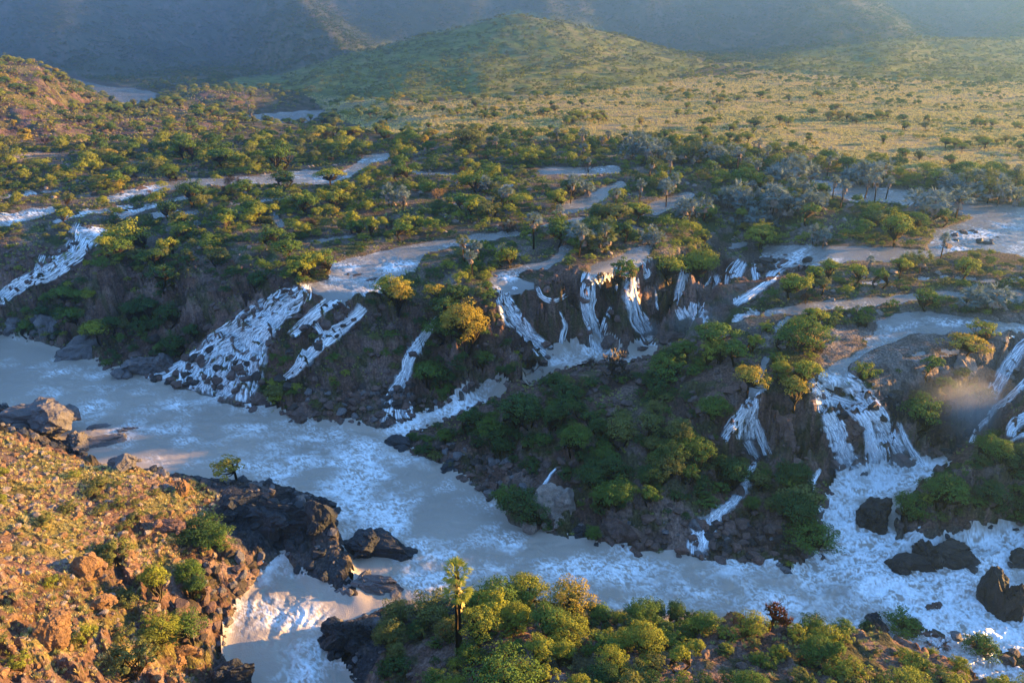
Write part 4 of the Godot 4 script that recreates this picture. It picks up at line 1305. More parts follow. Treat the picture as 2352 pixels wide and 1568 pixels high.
# a crown of leaf clumps one metre tall in all, on its limbs
func tree_shape(sd: int, clumps: int, leaves: int, size: float, low: float, wide: float, flat: float, stems := 1) -> Array:
	var r := RandomNumberGenerator.new()
	r.seed = sd
	var wood := Kit.new()
	var crown := Kit.new()
	var mid := Vector3(r.randf_range(-0.05, 0.05), lerpf(low, 1.0, 0.5), r.randf_range(-0.05, 0.05))
	var tall := (1.0 - low) * 0.5
	var forks := []
	for s in stems:
		var lean := Vector3(r.randfn() * 0.10, 0, r.randfn() * 0.10) * (1.0 if stems == 1 else 2.0)
		var root := Vector3(r.randf_range(-0.04, 0.04), -0.12, r.randf_range(-0.04, 0.04)) * (1.0 if stems == 1 else 1.6)
		var fork := Vector3(lean.x, maxf(0.08, low * 0.95), lean.z)
		wood.tube(PackedVector3Array([root, root.lerp(fork, 0.5) + Vector3(r.randfn(), 0, r.randfn()) * 0.02, fork]), 0.045, 0.03, 6, 0.9)
		forks.append(fork)
	var cs := []
	for k in clumps:
		var d := dir_of(r)
		d.y = absf(d.y) * 0.95 - 0.35 if r.randf() < 0.8 else d.y
		var rad := pow(r.randf(), 0.33)
		var p := mid + Vector3(d.x * wide * 0.5, d.y * tall, d.z * wide * 0.5) * rad * r.randf_range(0.78, 1.05)
		p.y = clampf(p.y, low * 0.8, 0.98)
		if flat > 0.0:
			p.y = lerpf(p.y, lerpf(0.93, low + 0.1, pow(Vector2(p.x, p.z).length() / (wide * 0.55), 2.0)) + r.randf_range(-0.06, 0.04), flat)
		var f: Vector3 = forks[r.randi() % forks.size()]
		wood.tube(PackedVector3Array([f, f.lerp(p, 0.5) + Vector3(r.randfn(), r.randfn() - 0.5, r.randfn()) * 0.03, p]), 0.02, 0.006, 4, 0.85)
		cs.append([p, r.randf_range(0.06, 0.125) * (0.8 + wide * 0.25), r.randf_range(0.72, 1.0)])
	for q in cs:
		var g0: float = q[2]
		for e in leaves:
			var d := dir_of(r)
			if d.y < -0.3 and r.randf() < 0.5:
				d.y = -d.y
			var squash := Vector3(1.15, 0.72, 1.15)
			var p: Vector3 = q[0] + d * squash * q[1] * (0.55 + 0.55 * pow(r.randf(), 0.5))
			var out := ((p - mid) * Vector3(1.0, 1.0, 1.0)).normalized() * 0.5 + d * 0.6
			out = out.normalized()
			var nor := (dir_of(r) + out * 0.9 + Vector3.UP * 0.3).normalized()
			if nor.dot(out) < 0.0:
				nor = -nor
			var along := nor.cross(dir_of(r)).normalized()
			var l := size * r.randf_range(0.6, 1.2)
			crown.leaf(p, along, nor, out, l, l * r.randf_range(0.45, 0.7), clampf(g0 * r.randf_range(0.75, 1.15), 0.3, 1.0))
	return [mesh_of(wood), mesh_of(crown)]

# fan palm, one metre tall in all
func palm_shape(sd: int, trunk: float, fans: int, dead: int, size: float, heads := 1, tiers := 1) -> Array:
	var r := RandomNumberGenerator.new()
	r.seed = sd
	var woods := []
	var crown := Kit.new()
	var skirt := Kit.new()
	for h in heads:
		var wood := Kit.new()
		var off := Vector3.ZERO if heads == 1 else Vector3(r.randfn(), 0, r.randfn()) * 0.42
		var high := trunk * (1.0 if heads == 1 else r.randf_range(0.35, 1.0))
		var tip := off + Vector3(r.randfn() * 0.03, high, r.randfn() * 0.03)
		wood.tube(PackedVector3Array([off + Vector3(0, -0.06, 0), off.lerp(tip, 0.5) + Vector3(r.randfn(), 0, r.randfn()) * 0.012, tip]), 0.026, 0.018, 7, 0.9)
		woods.append(mesh_of(wood))
		for k in fans + dead:
			var live := k < fans
			var az := r.randf() * TAU
			var up := r.randf_range(-0.35, 1.0) if live else r.randf_range(-0.97, -0.55)
			var d := Vector3(cos(az) * sqrt(1.0 - up * up), up, sin(az) * sqrt(1.0 - up * up))
			var st := tip - Vector3(0, 0.22 * (k % tiers), 0) + Vector3(0, (0.0 if live else -r.randf() * 0.16 * minf(1.0, high * 2.0)), 0)
			var reach := size * (r.randf_range(0.55, 0.8) if live else r.randf_range(0.2, 0.45))
			var hub := st + d * reach
			var kit := crown if live else skirt
			var side := d.cross(Vector3.UP).normalized()
			if live:
				crown.leaf(st + d * reach * 0.5, d, side.cross(d), d, reach * 0.5, 0.004, 0.6)
			var fold := side.cross(d).normalized()
			var blades := 12
			for b in blades:
				var t := (b / float(blades - 1) - 0.5) * (3.6 if live else 1.6)
				var bd := (d * cos(t) + side * sin(t) + fold * (-0.28 * absf(t) + r.randfn() * 0.06) + Vector3.DOWN * (0.22 if live else 0.5)).normalized()
				var l := size * r.randf_range(0.20, 0.27)
				var nor := (fold + dir_of(r) * 0.5).normalized()
				nor = (nor - bd * nor.dot(bd)).normalized()
				var out := (hub - (st - Vector3(0, 0.05, 0))).normalized()
				if nor.dot(out) < 0.0:
					nor = -nor
				kit.leaf(hub + bd * l, bd, nor, out, l, l * 0.14, r.randf_range(0.7, 1.0))
	return [woods, mesh_of(crown), mesh_of(skirt)]

# leafless tree: branches that fork and thin out
func bare_shape(sd: int, depth: int, thick: float, spread: float, twigs := 3) -> ArrayMesh:
	var r := RandomNumberGenerator.new()
	r.seed = sd
	var k := Kit.new()
	grow(k, r, Vector3(0, -0.05, 0), Vector3.UP, 0.24, thick, depth, spread, twigs)
	return mesh_of(k)

func grow(k: Kit, r: RandomNumberGenerator, p: Vector3, d: Vector3, l: float, w: float, depth: int, spread: float, twigs: int) -> void:
	var e := p + d * l
	k.tube(PackedVector3Array([p, p.lerp(e, 0.5) + dir_of(r) * l * 0.06, e]), w, w * 0.62, 6 if depth > 2 else 3, 0.95)
	if depth == 0:
		return
	for q in twigs + (1 if r.randf() < 0.4 else 0):
		var nd := (d + dir_of(r) * spread + Vector3.UP * 0.12).normalized()
		grow(k, r, p.lerp(e, r.randf_range(0.75, 1.0)), nd, l * r.randf_range(0.68, 0.92), w * 0.66, depth - 1, spread, twigs)

func tuft_mesh(sd: int, blades: int, wide: float) -> ArrayMesh:
	var r := RandomNumberGenerator.new()
	r.seed = sd
	var k := Kit.new()
	for b in blades:
		var a := r.randf() * TAU
		var o := Vector3(cos(a), 0, sin(a))
		var tip := (o * r.randf_range(0.15, 0.8) + Vector3.UP).normalized()
		var base_p := o * r.randf() * wide
		var nor := tip.cross(o.cross(Vector3.UP)).normalized()
		if nor.y < 0.0:
			nor = -nor
		var l := r.randf_range(0.3, 0.5)
		k.leaf(base_p + tip * l * 0.9, tip, nor, (o * 0.4 + Vector3.UP).normalized(), l, 0.045, r.randf_range(0.65, 1.0))
	return mesh_of(k)

func build_shapes() -> void:
	for k in 6:
		shapes["tree%d" % k] = tree_shape(200 + k, [60, 44, 30, 52, 24, 40][k], [52, 56, 64, 50, 70, 50][k], 0.028, [0.20, 0.26, 0.34, 0.14, 0.30, 0.24][k], [0.80, 1.0, 0.75, 1.1, 0.95, 0.7][k], 0.0, 1 + k % 2)
	for k in 3:
		shapes["umbrella%d" % k] = tree_shape(220 + k, 54, 50, 0.028, 0.42, 1.25, 0.75)
	for k in 4:
		shapes["shrub%d" % k] = tree_shape(240 + k, 40, 46, 0.040, 0.04, 1.5, 0.0, 4)
	for k in 3:
		shapes["bush%d" % k] = tree_shape(260 + k, 11, 26, 0.085, 0.06, 1.35, 0.0, 1)
	for k in 3:
		shapes["palm%d" % k] = palm_shape(280 + k, 0.82, 46, 24, 0.20)
	shapes["tall_palm"] = palm_shape(279, 0.92, 60, 14, 0.11, 1, 2)
	for k in 2:
		shapes["clump%d" % k] = palm_shape(290 + k, 0.70, 30, 10, 0.34, 5)
	for k in 2:
		shapes["baobab%d" % k] = bare_shape(300 + k, 5, 0.07, 1.0)
	for k in 2:
		shapes["twiggy%d" % k] = bare_shape(310 + k, 4, 0.02, 0.8, 4)
	# near, finer-leaved
	for k in 4:
		shapes["fine%d" % k] = tree_shape(320 + k, [85, 60, 46, 70][k], [80, 84, 90, 80][k], 0.019, [0.14, 0.24, 0.28, 0.10][k], [0.95, 0.8, 1.05, 1.2][k], 0.0, 2)
	stamp("shapes")

# chosen trees: x, y of the foot in the photo, height in photo pixels, shape, colour, label, category name
const CHOSEN := [
	[1068,798,118,"fine0","gold","broad golden tree crowning the knoll between two falls"],
	[918,716,80,"fine1","gold","rounded golden tree above the narrow single fall"],
	[996,706,62,"tree2","gold","small amber tree beside the rounded golden tree"],
	[298,578,78,"tree3","yellow","upright yellow-green tree at the lip of the twin-stepped cascade"],
	[446,478,72,"fine2","deep","big dark round tree beside the plateau stream"],
	[417,530,52,"tree0","olive","pale olive tree below the big dark round tree"],
	[428,372,66,"fine1","mid","large spreading green tree behind the stream bend"],
	[512,390,50,"umbrella0","mid","umbrella tree with forked pale trunk behind the stream"],
	[642,390,62,"tree1","mid","tall two-tiered green tree between streams"],
	[392,416,48,"fine3","mid","round green tree beside grey crag of the plateau"],
	[760,434,48,"umbrella1","yellow","yellow umbrella tree on the stream bank"],
	[1076,350,66,"fine2","olive","largest olive tree at the edge of the grassland"],
	[800,340,30,"umbrella2","yellow","lone yellow umbrella tree with bare trunk at the plain's edge"],
	[1852,806,86,"fine3","mid","dense round green tree between channels above the big fall"],
	[2212,832,64,"umbrella0","gold","sunlit umbrella tree on the pale bluff"],
	[2132,868,58,"tree4","mid","green tree on the shaded face of the pale bluff"],
	[1716,915,74,"umbrella1","gold","flat-topped golden tree above the bell-shaped fall"],
	[1822,930,76,"tree5","gold","golden tree leaning over the red cliff block"],
	[1852,880,56,"tree1","yellow","yellow-green tree behind the golden cliff tree"],
	[1986,872,44,"shrub1","yellow","round yellow bush on the bare pale bluff"],
	[2256,776,44,"shrub2","yellow","low green bush at the top of the pale bluff"],
	[2052,562,86,"tree0","yellow","tall bright green tree on the bank of the wide channel"],
	[1540,640,66,"tree3","yellow","bright tree at the lip of the skirt-shaped fall"],
	[1602,640,80,"fine0","yellow","bright leafy tree between the pair of tall falls"],
	[1430,642,56,"shrub0","mid","green bushy mound on the lip between two falls"],
	[532,1110,62,"tree4","gold","lone golden tree on the black promontory root"],
	[362,1372,82,"fine1","yellow","bright bushy tree at the edge of the shade on the ochre slope"],
	[270,1290,56,"shrub3","olive","olive round bush on the sunlit ochre slope"],
	[505,1270,62,"fine2","mid","dark-leaved tree at the foot of the ochre slope"],
	[470,1250,66,"fine3","deep","dark tree above the rubble shore of the bend"],
	[440,1350,66,"fine0","mid","shaded green tree beside the rubble shore"],
	[452,1380,60,"fine1","deep","low dark tree next to the shore stones"],
	[430,1480,66,"fine2","mid","green tree in the hollow of the ochre slope"],
	[370,1470,60,"fine3","yellow","yellow-lit tree in the hollow of the ochre slope"],
	[300,1540,56,"shrub0","olive","brown-green round bush low on the ochre slope"],
	[1210,1402,75,"fine0","yellow","round yellow-green tree topping the near thicket"],
	[1308,1420,75,"fine2","gold","golden-brown tree at the top of the near thicket"],
	[1296,1480,69,"fine3","yellow","yellow bushy tree in the middle of the near thicket"],
	[915,1440,57,"fine1","olive","dark spreading tree over the black shore rocks"],
	[900,1490,66,"fine0","olive","broad olive tree at the shaded end of the thicket"],
	[1130,1430,66,"tree2","yellow","slender lit tree behind the tall palm"],
	[1100,1480,74,"fine2","yellow","tall lit tree in the heart of the thicket"],
	[1240,1530,66,"fine1","yellow","bright tree low in the near thicket"],
	[1150,1600,90,"fine3","mid","green tree at the foot of the near thicket"],
	[1480,1500,69,"fine0","yellow","large lit tree on the crest of the near bank"],
	[1560,1540,57,"tree5","yellow","yellow tree with pale trunk on the near bank"],
	[2066,1462,54,"tree1","mid","dark-branched tree standing against the white water"],
	[1932,1462,33,"umbrella2","mid","small open tree against the rapids"],
	[2250,1520,54,"umbrella1","mid","wind-shaped tree on the last spur by the rapids"],
	[1900,1480,43,"tree3","yellow","small bright tree beside the open tree at the rapids"],
	[990,1432,64,"fine2","olive","spreading tree over the dark rocks before the tall palm"],
	[1150,1412,69,"fine3","mid","dense green tree on the river side of the thicket"],
	[1085,1424,66,"fine1","mid","green tree close behind the foot of the tall palm"],
	[1182,1450,62,"fine0","yellow","tall bushy tree between palm and golden-brown tree"],
	[1258,1456,62,"fine1","mid","tall green tree at the heart of the thicket crest"],
	[1030,1470,52,"fine3","olive","dark bushy tree around the foot of the tall palm"],
	[600,960,0,"tree0","mid",""],
]
const PALMS := [
	[1054,1500,175,"palm0"], [1340,356,52,"palm1"], [1396,345,40,"palm2"], [1490,418,52,"palm0"], [1540,420,62,"palm1"], [1226,572,74,"palm2"], [1068,606,58,"palm0"], [1100,610,50,"palm1"], [1985,462,54,"palm2"], [2010,464,54,"palm0"], [2034,462,52,"palm1"], [1912,466,56,"palm2"], [1735,418,44,"palm0"], [2160,600,58,"palm1"], [1388,580,60,"palm2"], [1330,590,66,"palm0"], [1350,400,34,"palm1"], [1470,480,62,"palm2"], [1530,480,56,"palm1"], [1310,470,54,"palm0"], [1325,445,44,"clump0"], [1695,395,50,"palm0"], [1930,480,60,"palm1"], [1890,560,40,"clump1"], [2262,712,66,"clump0"], [2130,500,70,"clump1"], [1460,365,56,"clump0"], [1500,372,60,"clump1"], [1560,375,50,"clump0"], [1600,372,50,"clump1"], [1640,378,46,"clump0"], [1680,380,42,"clump1"], [1800,428,66,"clump0"], [1840,425,60,"clump1"], [1960,425,54,"clump0"], [1990,420,50,"clump1"], [2210,458,64,"clump0"], [2250,462,66,"clump1"], [2300,465,62,"clump0"], [2180,450,50,"clump1"], [1690,480,66,"clump0"], [1725,500,64,"clump1"], [1790,490,72,"clump0"], [1830,495,66,"clump1"], [1870,480,56,"clump0"], [920,470,46,"clump1"], [1150,480,44,"palm1"], [460,540,30,"palm0"], [2100,620,50,"clump0"], [1760,455,46,"palm2"], [1580,500,48,"clump1"], [1500,560,40,"clump0"], [1360,570,54,"clump1"], [570,262,26,"palm1"], [582,285,30,"palm0"],
]
const BARES := [
	[1408,866,72,"baobab0","pale_bark","leafless grey baobab on the island crest before the pool"], [1768,1450,76,"baobab1","rust","leafless orange-lit baobab on the near bank above the rapids"], [1225,862,56,"twiggy0","rust","leafless rusty bush at the edge of the inlet"],
	[2150,1500,50,"twiggy1","bark","leafless dark bush against the white water"], [1360,850,40,"twiggy0","dead","leafless grey bush beside the island baobab"], [1352,400,42,"twiggy1","dead","pale dead tree standing by the upper channel"], [535,440,50,"twiggy0","dead","pair-forming pale dead tree on the stream bank"], [560,440,46,"twiggy1","dead","pale dead tree beside its twin on the stream bank"], [660,430,38,"twiggy0","dead","pinkish dead tree among stream bushes"], [1010,470,60,"twiggy1","dead","wide leafless grey tree among the plateau bushes"], [1070,420,50,"twiggy0","dead","dead tree wrapped in creepers on the plateau"], [1165,540,56,"twiggy1","dead","grey leafless tree behind the upper falls"], [930,400,30,"twiggy0","dead","small pink dead tree by the grassy stream"], [1110,380,40,"twiggy1","dead","grey dead tree at the edge of dark bushes"], [1850,700,36,"twiggy0","dead","grey leafless bush on the plateau rocks"], [735,350,30,"twiggy1","dead","grey snag by the plateau stream"], [1640,500,60,"twiggy0","dead","branching grey tree among blue palms"], [690,1230,0,"twiggy0","dead",""],
]
# where plants stand, in words, by photo pixel: x0, y0, x1, y1, words
const PLACES := [
	[-600,880,620,1740,"on the sunlit ochre slope"], [600,1290,1300,1740,"in the shaded end of the near thicket"], [1300,1340,1750,1740,"on the crest of the near bank"], [1750,1380,2952,1740,"on the bank beside the white rapids"],
	[-600,560,420,900,"on the dark hillside by the twin-stepped cascade"], [420,600,640,800,"on the dark hillside over the broad cascade"], [420,600,860,990,"between the broad cascade and the braided streams"], [840,640,1000,990,"beside the narrow single fall"], [1000,640,1270,960,"on the knoll with the golden tree"],
	[1880,980,2952,1380,"on the rock island in the rapids"], [1640,860,2120,1320,"on the cliffs between bell-shaped and big fall"], [2000,860,2952,1060,"in the dark chasm beside the pale bluff"], [860,840,1330,1320,"on the wooded island near its tip"], [1270,760,1700,1320,"on the wooded island below the pool"], [1690,700,2000,900,"above the bell-shaped fall"], [1960,640,2952,900,"between the channels over the pale bluff"],
	[1270,560,1700,720,"on the lip of the upper falls"], [1700,540,2952,720,"along the wide upper channel"], [1700,400,2952,560,"on the far bank of the wide channel"], [1150,320,1700,580,"among the blue palms of the plateau"], [700,470,1300,700,"on the plateau above the slanting fall"], [300,470,760,700,"on the plateau above the broad cascade"], [-600,330,330,600,"beside the stepped plateau stream"], [300,320,760,480,"behind the plateau stream"], [700,320,1300,480,"at the edge of the grassland"],
	[-600,60,600,345,"on the sunlit hills by the river loop"], [560,160,1000,330,"near the river loop"], [1000,180,1600,330,"on the bushy plain below the pointed hill"], [1500,160,2952,430,"on the golden grassland"],
]

func size_word(h: float, tree: bool) -> String:
	if tree:
		return "tall" if h > 5.4 else "medium-sized" if h > 4.0 else "low"
	return "tall" if h > 1.9 else "medium-sized" if h > 1.3 else "low"

func place_of(q: Vector2) -> String:
	for p in PLACES:
		if q.x >= p[0] and q.y >= p[1] and q.x <= p[2] and q.y <= p[3]:
			return p[4]
	return "on the far slopes"

func plant(called: String, shape: String, colour: String, p: Vector3, h: float, label: String, category: String, group: String) -> void:
	var o := Node3D.new()
	o.name = numbered(called)
	add_child(o)
	o.position = p
	o.rotation.y = rng.randf() * TAU
	var spread := h * rng.randf_range(0.8, 1.25)
	o.scale = Vector3(spread, h, spread)
	var s = shapes[shape]
	if s is ArrayMesh:
		put("trunk", s, leaf_material(colour), o)
	elif s.size() == 3:
		for w in s[0]:
			put("trunk", w, leaf_material("bark"), o)
		put("crown", s[1], leaf_material(colour), o)
		put("dead_fronds", s[2], leaf_material("straw" if shape == "tall_palm" else "dead"), o)
	else:
		put("trunk", s[0], leaf_material("pale_bark" if rng.randf() < 0.3 else "bark"), o)
		put("crown", s[1], leaf_material(colour), o)
	tag(o, label, category, group)

func tall_of(p: Vector3, px: float) -> float:
	var v := p - EYE
	var depth := -v.y * sp - v.z * cp
	return px * depth / F / (Vector2(v.x, v.z).length() / v.length())

func build_plants() -> void:
	build_shapes()
	fall_id.resize(RW * RH)
	for f in FALLS:
		for s in range(1, f.size()):
			var p: Array = f[s]
			for k in p.size() / 3 - 1:
				for q in 6:
					var t := q / 6.0
					var x := lerpf(p[k * 3], p[k * 3 + 3], t)
					var y := lerpf(p[k * 3 + 1], p[k * 3 + 4], t)
					var w := lerpf(p[k * 3 + 2], p[k * 3 + 5], t) + 3.0
					fill_area(fall_id, [x - w, y - w, x + w, y - w, x + w, y + w, x - w, y + w], 0, 1)
	var taken := []
	for t in CHOSEN:
		if t[2] == 0:
			continue
		var p := hit(t[0], t[1])
		plant("leafy_tree", t[3], t[4], p - Vector3(0, 0.1, 0), tall_of(p, t[2]), t[5], "tree", "")
		taken.append(Vector3(p.x, p.z, 2.5))
	for t in PALMS:
		var p := hit(t[0], t[1])
		var single: bool = t[3].begins_with("palm")
		var words := place_of(Vector2(t[0], t[1] - 4.0))
		if t[1] == 1500:
			plant("fan_palm", "tall_palm", "yellow", p, tall_of(p, t[2]), "tall sunlit fan palm rising from the near thicket over the river", "palm", "")
		else:
			plant("fan_palm" if single else "palm_clump", t[3], "blue" if rng.randf() < 0.8 else "olive", p, tall_of(p, t[2] * 1.1), ("tall " if t[2] > 58 else "short " if t[2] < 48 else "middling ") + ("grey-blue fan palm " if single else "many-headed grey-blue palm clump ") + words, "palm", "palms " + words)
		taken.append(Vector3(p.x, p.z, 2.0))
	for t in BARES:
		if t[2] == 0:
			continue
		var p := hit(t[0], t[1])
		plant("bare_tree", t[3], t[4], p, tall_of(p, t[2]), t[5], "bare tree", "")
	stamp("chosen")
	var thick := noise(FastNoiseLite.TYPE_SIMPLEX_SMOOTH, 0.035, 71, 3)
	var band := noise(FastNoiseLite.TYPE_SIMPLEX_SMOOTH, 0.025, 73, 3)
	var hue := noise(FastNoiseLite.TYPE_SIMPLEX_SMOOTH, 0.02, 72, 2)
	# trees and shrubs for each square metre
	var trees := {SLOPE: 0.042, PLATEAU: 0.020, THICKET: 0.045, SUNHILL: 0.008, PLAIN: 0.008, GRASS: 0.006, RIM: 0.002, BARE: 0.001, OCHRE: 0.0, RUBBLE: 0.001}
	var shrubs := {SLOPE: 0.14, PLATEAU: 0.095, THICKET: 0.10, SUNHILL: 0.030, PLAIN: 0.030, GRASS: 0.007, RIM: 0.012, BARE: 0.008, OCHRE: 0.022, RUBBLE: 0.008, PEAK: 0.026, RANGE: 0.060, BLACK: 0.002}
	var high := {SLOPE: [3.4, 7.0], PLATEAU: [3.0, 7.4], THICKET: [2.2, 4.4], SUNHILL: [3.0, 6.0], PLAIN: [3.0, 6.0], GRASS: [2.4, 4.8], RIM: [2.0, 4.0], BARE: [2.0, 4.0], OCHRE: [1.0, 2.0], RUBBLE: [2.0, 3.0]}
	var all := []
	for j in range(2, NR - 2):
		var d := rowd[j]
		if d > 1150.0:
			break
		var area := (rowd[j + 1] - d) * 2.0 * width_at(d) / (NC - 1)
		for i in range(1, NC - 1):
			var k := j * NC + i
			if wet[k] > 0.22:
				continue
			var p := verts[k]
			var c := cover_at(p)
			if not shrubs.has(c):
				continue
			p = jitter(p, d, area)
			var th := thick.get_noise_2d(p.x, p.z) * 1.6
			var dens := clampf(1.0 + 1.3 * th, 0.05, 2.2) if c != THICKET else 1.0
			var q := pix(p)
			if c == GRASS:
				dens = maxf(0.0, 0.35 + 2.2 * th) * (1.7 if q.x < 1450.0 + 120.0 * th else 0.6) + 2.4 * smoothstep(0.05, 0.35, band.get_noise_2d(p.x * 0.3, p.z))
			if wet[k] > 0.02 and base[k] > 15.0:
				dens *= 2.6
			var bare := 0.35 if c == THICKET and q.x > 1640.0 else 1.0
			var tn: float = trees.get(c, 0.0) * area * dens * bare
			var sn: float = shrubs[c] * area * dens
			var roll := rng.randf()
			if roll > tn + sn:
				continue
			var tree := roll < tn
			var h: float
			if tree:
				h = rng.randf_range(high[c][0], high[c][1])
			elif c == RANGE or c == PEAK:
				h = rng.randf_range(1.6, 3.6)
			else:
				h = rng.randf_range(0.8, 2.4) if d < 330.0 else rng.randf_range(1.2, 2.8)
			# keep falls, pools and channels in view as they are in the photo
			if d < 330.0:
				var hp := h * F / Vector3(p.x, p.y - EYE.y, p.z).length() * 0.9
				var block := false
				for e in 5:
					var qq := Vector2(q.x, q.y - hp * e / 4.0)
					if look(fall_id, qq) == 1:
						block = true
						break
					var wi := look(water_id, qq)
					if wi in [2, 3, 4]:
						block = true
						break
					if wi == 1 and c != THICKET and hp * e / 4.0 > 12.0:
						block = true
						break
					if wi >= 5 and rng.randf() < 0.5:
						block = true
						break
				if block:
					continue
			if tree:
				var clash := false
				for t in taken:
					if absf(t.x - p.x) < t.z and absf(t.y - p.z) < t.z:
						clash = true
						break
				if clash:
					continue
			all.append([h / d * (1.6 if tree else 1.0), p, h, tree, c, hue.get_noise_2d(p.x, p.z), q, d])
	stamp("plants %d" % all.size())
	all.sort_custom(func(a, b): return a[0] > b[0])
	var count := {"leafy_tree": 56, "shrub": 0, "savanna_tree": 0}
	var rest := {}
	for a in all:
		var p: Vector3 = a[1] - Vector3(0, 0.08, 0)
		var c: int = a[4]
		var t: float = rng.randf() + a[5] * 0.5
		var colour := ("deep" if t < 0.14 else "mid" if t < 0.36 else "olive" if t < 0.50 else "yellow" if t < 1.05 else "gold") if a[3] else ("deep" if t < 0.26 else "mid" if t < 0.5 else "olive" if t < 0.68 else "yellow")
		if c == SLOPE:
			colour = "deep" if t < 0.42 else "mid" if t < 0.74 else "olive" if t < 0.95 else "yellow"
		if c == RANGE or c == PEAK:
			colour = "deep" if t < 0.25 and c == RANGE else "olive" if t < 0.55 else "mid"
			if c == PEAK and t > 0.55:
				colour = "yellow"
		if c == OCHRE:
			colour = "olive" if t < 0.6 else "yellow"
		if c == GRASS or c == SUNHILL:
			colour = "mid" if t < 0.25 else "olive" if t < 0.40 else "yellow" if t < 0.95 else "gold"
		var q: Vector2 = a[6]
		var seen := q.x > -20.0 and q.x < 2372.0 and q.y > -20.0 and q.y < 1640.0
		var kind := ("savanna_tree" if c == GRASS or c == PLAIN or c == SUNHILL else "leafy_tree") if a[3] else "shrub"
		var near: bool = a[7] < 130.0
		var sh := (("fine%d" % (rng.randi() % 4) if rng.randf() < 0.7 else "tree%d" % (rng.randi() % 6)) if near else ("umbrella%d" % (rng.randi() % 3) if rng.randf() < 0.12 else "tree%d" % (rng.randi() % 6))) if a[3] else ("bush%d" % (rng.randi() % 3) if a[7] > 330.0 else "shrub%d" % (rng.randi() % 4))
		if kind == "savanna_tree":
			sh = "umbrella%d" % (rng.randi() % 3) if rng.randf() < 0.3 else "tree%d" % (rng.randi() % 6)
		if c == PLATEAU and not near and a[3] and rng.randf() < 0.10:
			sh = ["palm0", "palm1", "palm2", "clump0"][rng.randi() % 4] if q.x > 1000.0 else "twiggy%d" % (rng.randi() % 2)
			var w3 := place_of(q)
			var bare: bool = sh.begins_with("twiggy")
			if seen:
				plant("bare_tree" if bare else "fan_palm", sh, "dead" if bare else "blue", p, a[2] * (0.8 if bare else 1.1), "%s %s %s" % [size_word(a[2], true), "leafless grey tree" if bare else "slim grey-blue palm", w3], "bare tree" if bare else "palm", "%s %s" % ["leafless trees" if bare else "slim palms", w3])
			continue
		if seen and count[kind] < 300 and c != RANGE and c != PEAK:
			count[kind] += 1
			var words := place_of(q)
			var noun: String = {"leafy_tree": "leafy tree", "shrub": "shrub", "savanna_tree": "small tree"}[kind]
			plant(kind, sh, colour, p, a[2], "%s %s %s %s" % [size_word(a[2], a[3]), LOOK[colour] + (", flat-topped" if sh.begins_with("umbrella") else ""), noun, words], "shrub" if kind == "shrub" else "tree", "%s %ss %s" % [LOOK[colour], noun, words])
		else:
			var key := kind + "|" + sh + "|" + colour
			if not rest.has(key):
				rest[key] = []
			var w: float = a[2] * rng.randf_range(0.85, 1.15)
			rest[key].append(Transform3D(Basis(Vector3.UP, rng.randf() * TAU).scaled(Vector3(w, a[2], w)), p))
	for key in rest:
		var part: PackedStringArray = key.split("|")
		var o := scatter({"leafy_tree": "wood_crowns", "shrub": "brush", "savanna_tree": "bushland"}[part[0]], shapes[part[1]][1], leaf_material(part[2]), rest[key])
		tag(o, "%s %s covering slopes and plain" % [LOOK[part[2]], "brush" if part[0] == "shrub" else "woodland"], "brush")
	stamp("planted")
	build_grass()

func jitter(p: Vector3, d: float, area: float) -> Vector3:
	var w := width_at(d) / (NC - 1)
	var x := p.x + rng.randf_range(-1.0, 1.0) * w
	var z := p.z + rng.randf_range(-1.0, 1.0) * area / w * 0.25
	return Vector3(x, ground(x, z), z)

func build_grass() -> void:
	var tufts := [tuft_mesh(401, 16, 0.25), tuft_mesh(402, 14, 0.5)]
	var spots := {"straw": [], "grass": [], "field": []}
	var patch := noise(FastNoiseLite.TYPE_SIMPLEX_SMOOTH, 0.05, 75, 3)
	for j in range(2, NR - 2):
		var d := rowd[j]
		if d > 640.0:
			break
		var area := (rowd[j + 1] - d) * 2.0 * width_at(d) / (NC - 1)
		for i in range(1, NC - 1):
			var k := j * NC + i
			if wet[k] > 0.2:
				continue
			var p := verts[k]
			var c := cover_at(p)
			var per := 0.0
			if c == OCHRE:
				per = 1.2
			elif c == GRASS:
				per = 0.45
			elif c == PLATEAU:
				per = 0.16
			elif c == THICKET:
				per = 0.25
			elif c == SUNHILL:
				per = 0.10
			elif c == SLOPE:
				per = 0.30
			else:
				continue
			if wet[k] > 0.02 and base[k] > 15.0:
				per = 1.5
			var s := patch.get_noise_2d(p.x, p.z)
			per *= clampf(1.0 + 2.2 * s, 0.1, 2.2)
			if rng.randf() > per * area:
				continue
			var h := rng.randf_range(0.35, 0.75) * (1.0 if d < 200.0 else 1.5)
			p = jitter(p, d, area)
			var q := pix(p)
			if q.x < -120.0 or q.x > 2480.0:
				continue
			var name := "straw" if c in [OCHRE, GRASS, SUNHILL] and rng.randf() < 0.7 else "grass"
			spots["field" if c == GRASS else name].append(Transform3D(Basis(Vector3.UP, rng.randf() * TAU).scaled(Vector3(h * 1.3, h, h * 1.3)), p))
	for name in spots:
		var o := scatter("grass", tufts[1] if name == "field" else tufts[0], leaf_material("grass" if name == "grass" else "straw"), spots[name])
		tag(o, {"straw": "dry straw-coloured grass tufts on sunlit slopes", "grass": "green grass tufts between rocks and bushes", "field": "tall golden grass of the open plain"}[name], "grass")
	stamp("grass")

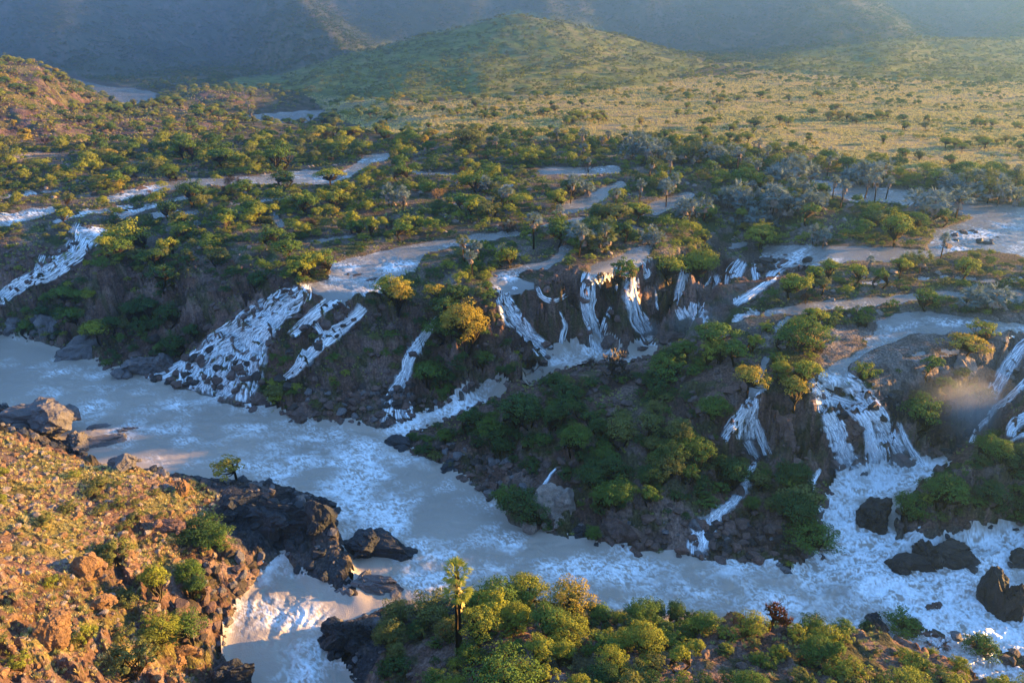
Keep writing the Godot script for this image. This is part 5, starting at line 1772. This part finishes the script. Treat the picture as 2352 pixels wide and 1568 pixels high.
# ---------- spray ----------
# photo pixel of the middle, radius in metres, height in metres, thickness
const SPRAY := [
	[1600, 738, 5.0, 2.6, 0.020], [1630, 722, 3.5, 2.6, 0.020], [1570, 736, 4.0, 2.4, 0.020], [1480, 765, 4.5, 3.0, 0.030], [1372, 795, 3.0, 2.5, 0.030], [1270, 820, 2.5, 2.0, 0.030], [1686, 697, 2.5, 2.5, 0.030],
	[1952, 1088, 4.5, 2.6, 0.045], [2012, 1078, 4.5, 2.6, 0.045], [2070, 1060, 3.0, 2.2, 0.045], [1920, 1080, 4.0, 5.0, 0.012], [1715, 1030, 3.0, 2.5, 0.030], [500, 915, 5.0, 1.6, 0.020],
	[2250, 960, 4.0, 5.0, 0.040], [2210, 965, 5.0, 6.0, 0.030], [2270, 925, 3.0, 4.0, 0.040], [2200, 915, 6.0, 4.5, 0.022], [2160, 920, 5.0, 3.5, 0.014],
	[2300, 1300, 6.0, 2.0, 0.016], [1890, 1190, 3.5, 1.8, 0.030],
]

func build_spray() -> void:
	for s in SPRAY:
		var p := hit(s[0], s[1])
		for k in 4:
			var g: float = [1.25, 1.0, 0.75, 0.5][k]
			var f := FogVolume.new()
			f.name = numbered("mist")
			f.shape = RenderingServer.FOG_VOLUME_SHAPE_ELLIPSOID
			f.size = Vector3(s[2], s[3], s[2]) * 2.0 * g
			var m := FogMaterial.new()
			m.density = s[4] * 0.25
			m.albedo = Color(0.95, 0.95, 0.95)
			f.material = m
			f.position = p + Vector3(rng.randfn() * 0.8, s[3] * 0.3 + rng.randfn() * 0.5, s[2] * 0.3)
			f.set_meta("kind", "stuff")
			add_child(f)
			tag(f, "thin spray drifting at the foot of the falls", "mist")

# evening haze that lies over the far valley, thicker towards the mountains: front, top, thickness
func build_valley_haze() -> void:
	for b in [[-330.0, 300.0, 0.00005], [-480.0, 300.0, 0.00006], [-640.0, 300.0, 0.00012], [-780.0, 300.0, 0.0006]]:
		var f := FogVolume.new()
		f.name = numbered("haze")
		f.shape = RenderingServer.FOG_VOLUME_SHAPE_BOX
		f.size = Vector3(1500, b[1] + 20.0, 1250.0 + b[0])
		var m := FogMaterial.new()
		m.density = b[2]
		m.albedo = Color(0.56, 0.78, 1.0)
		f.material = m
		f.position = Vector3(-50, (b[1] - 20.0) * 0.5, b[0] - (1250.0 + b[0]) * 0.5)
		f.set_meta("kind", "stuff")
		add_child(f)
		tag(f, "pale blue evening haze over the far valley", "haze")

func build_all() -> void:
	build_grid()
	stamp("grid")
	build_ground()
	build_water()
	build_falls()
	build_rocks()
	build_plants()
	build_spray()
	build_valley_haze()
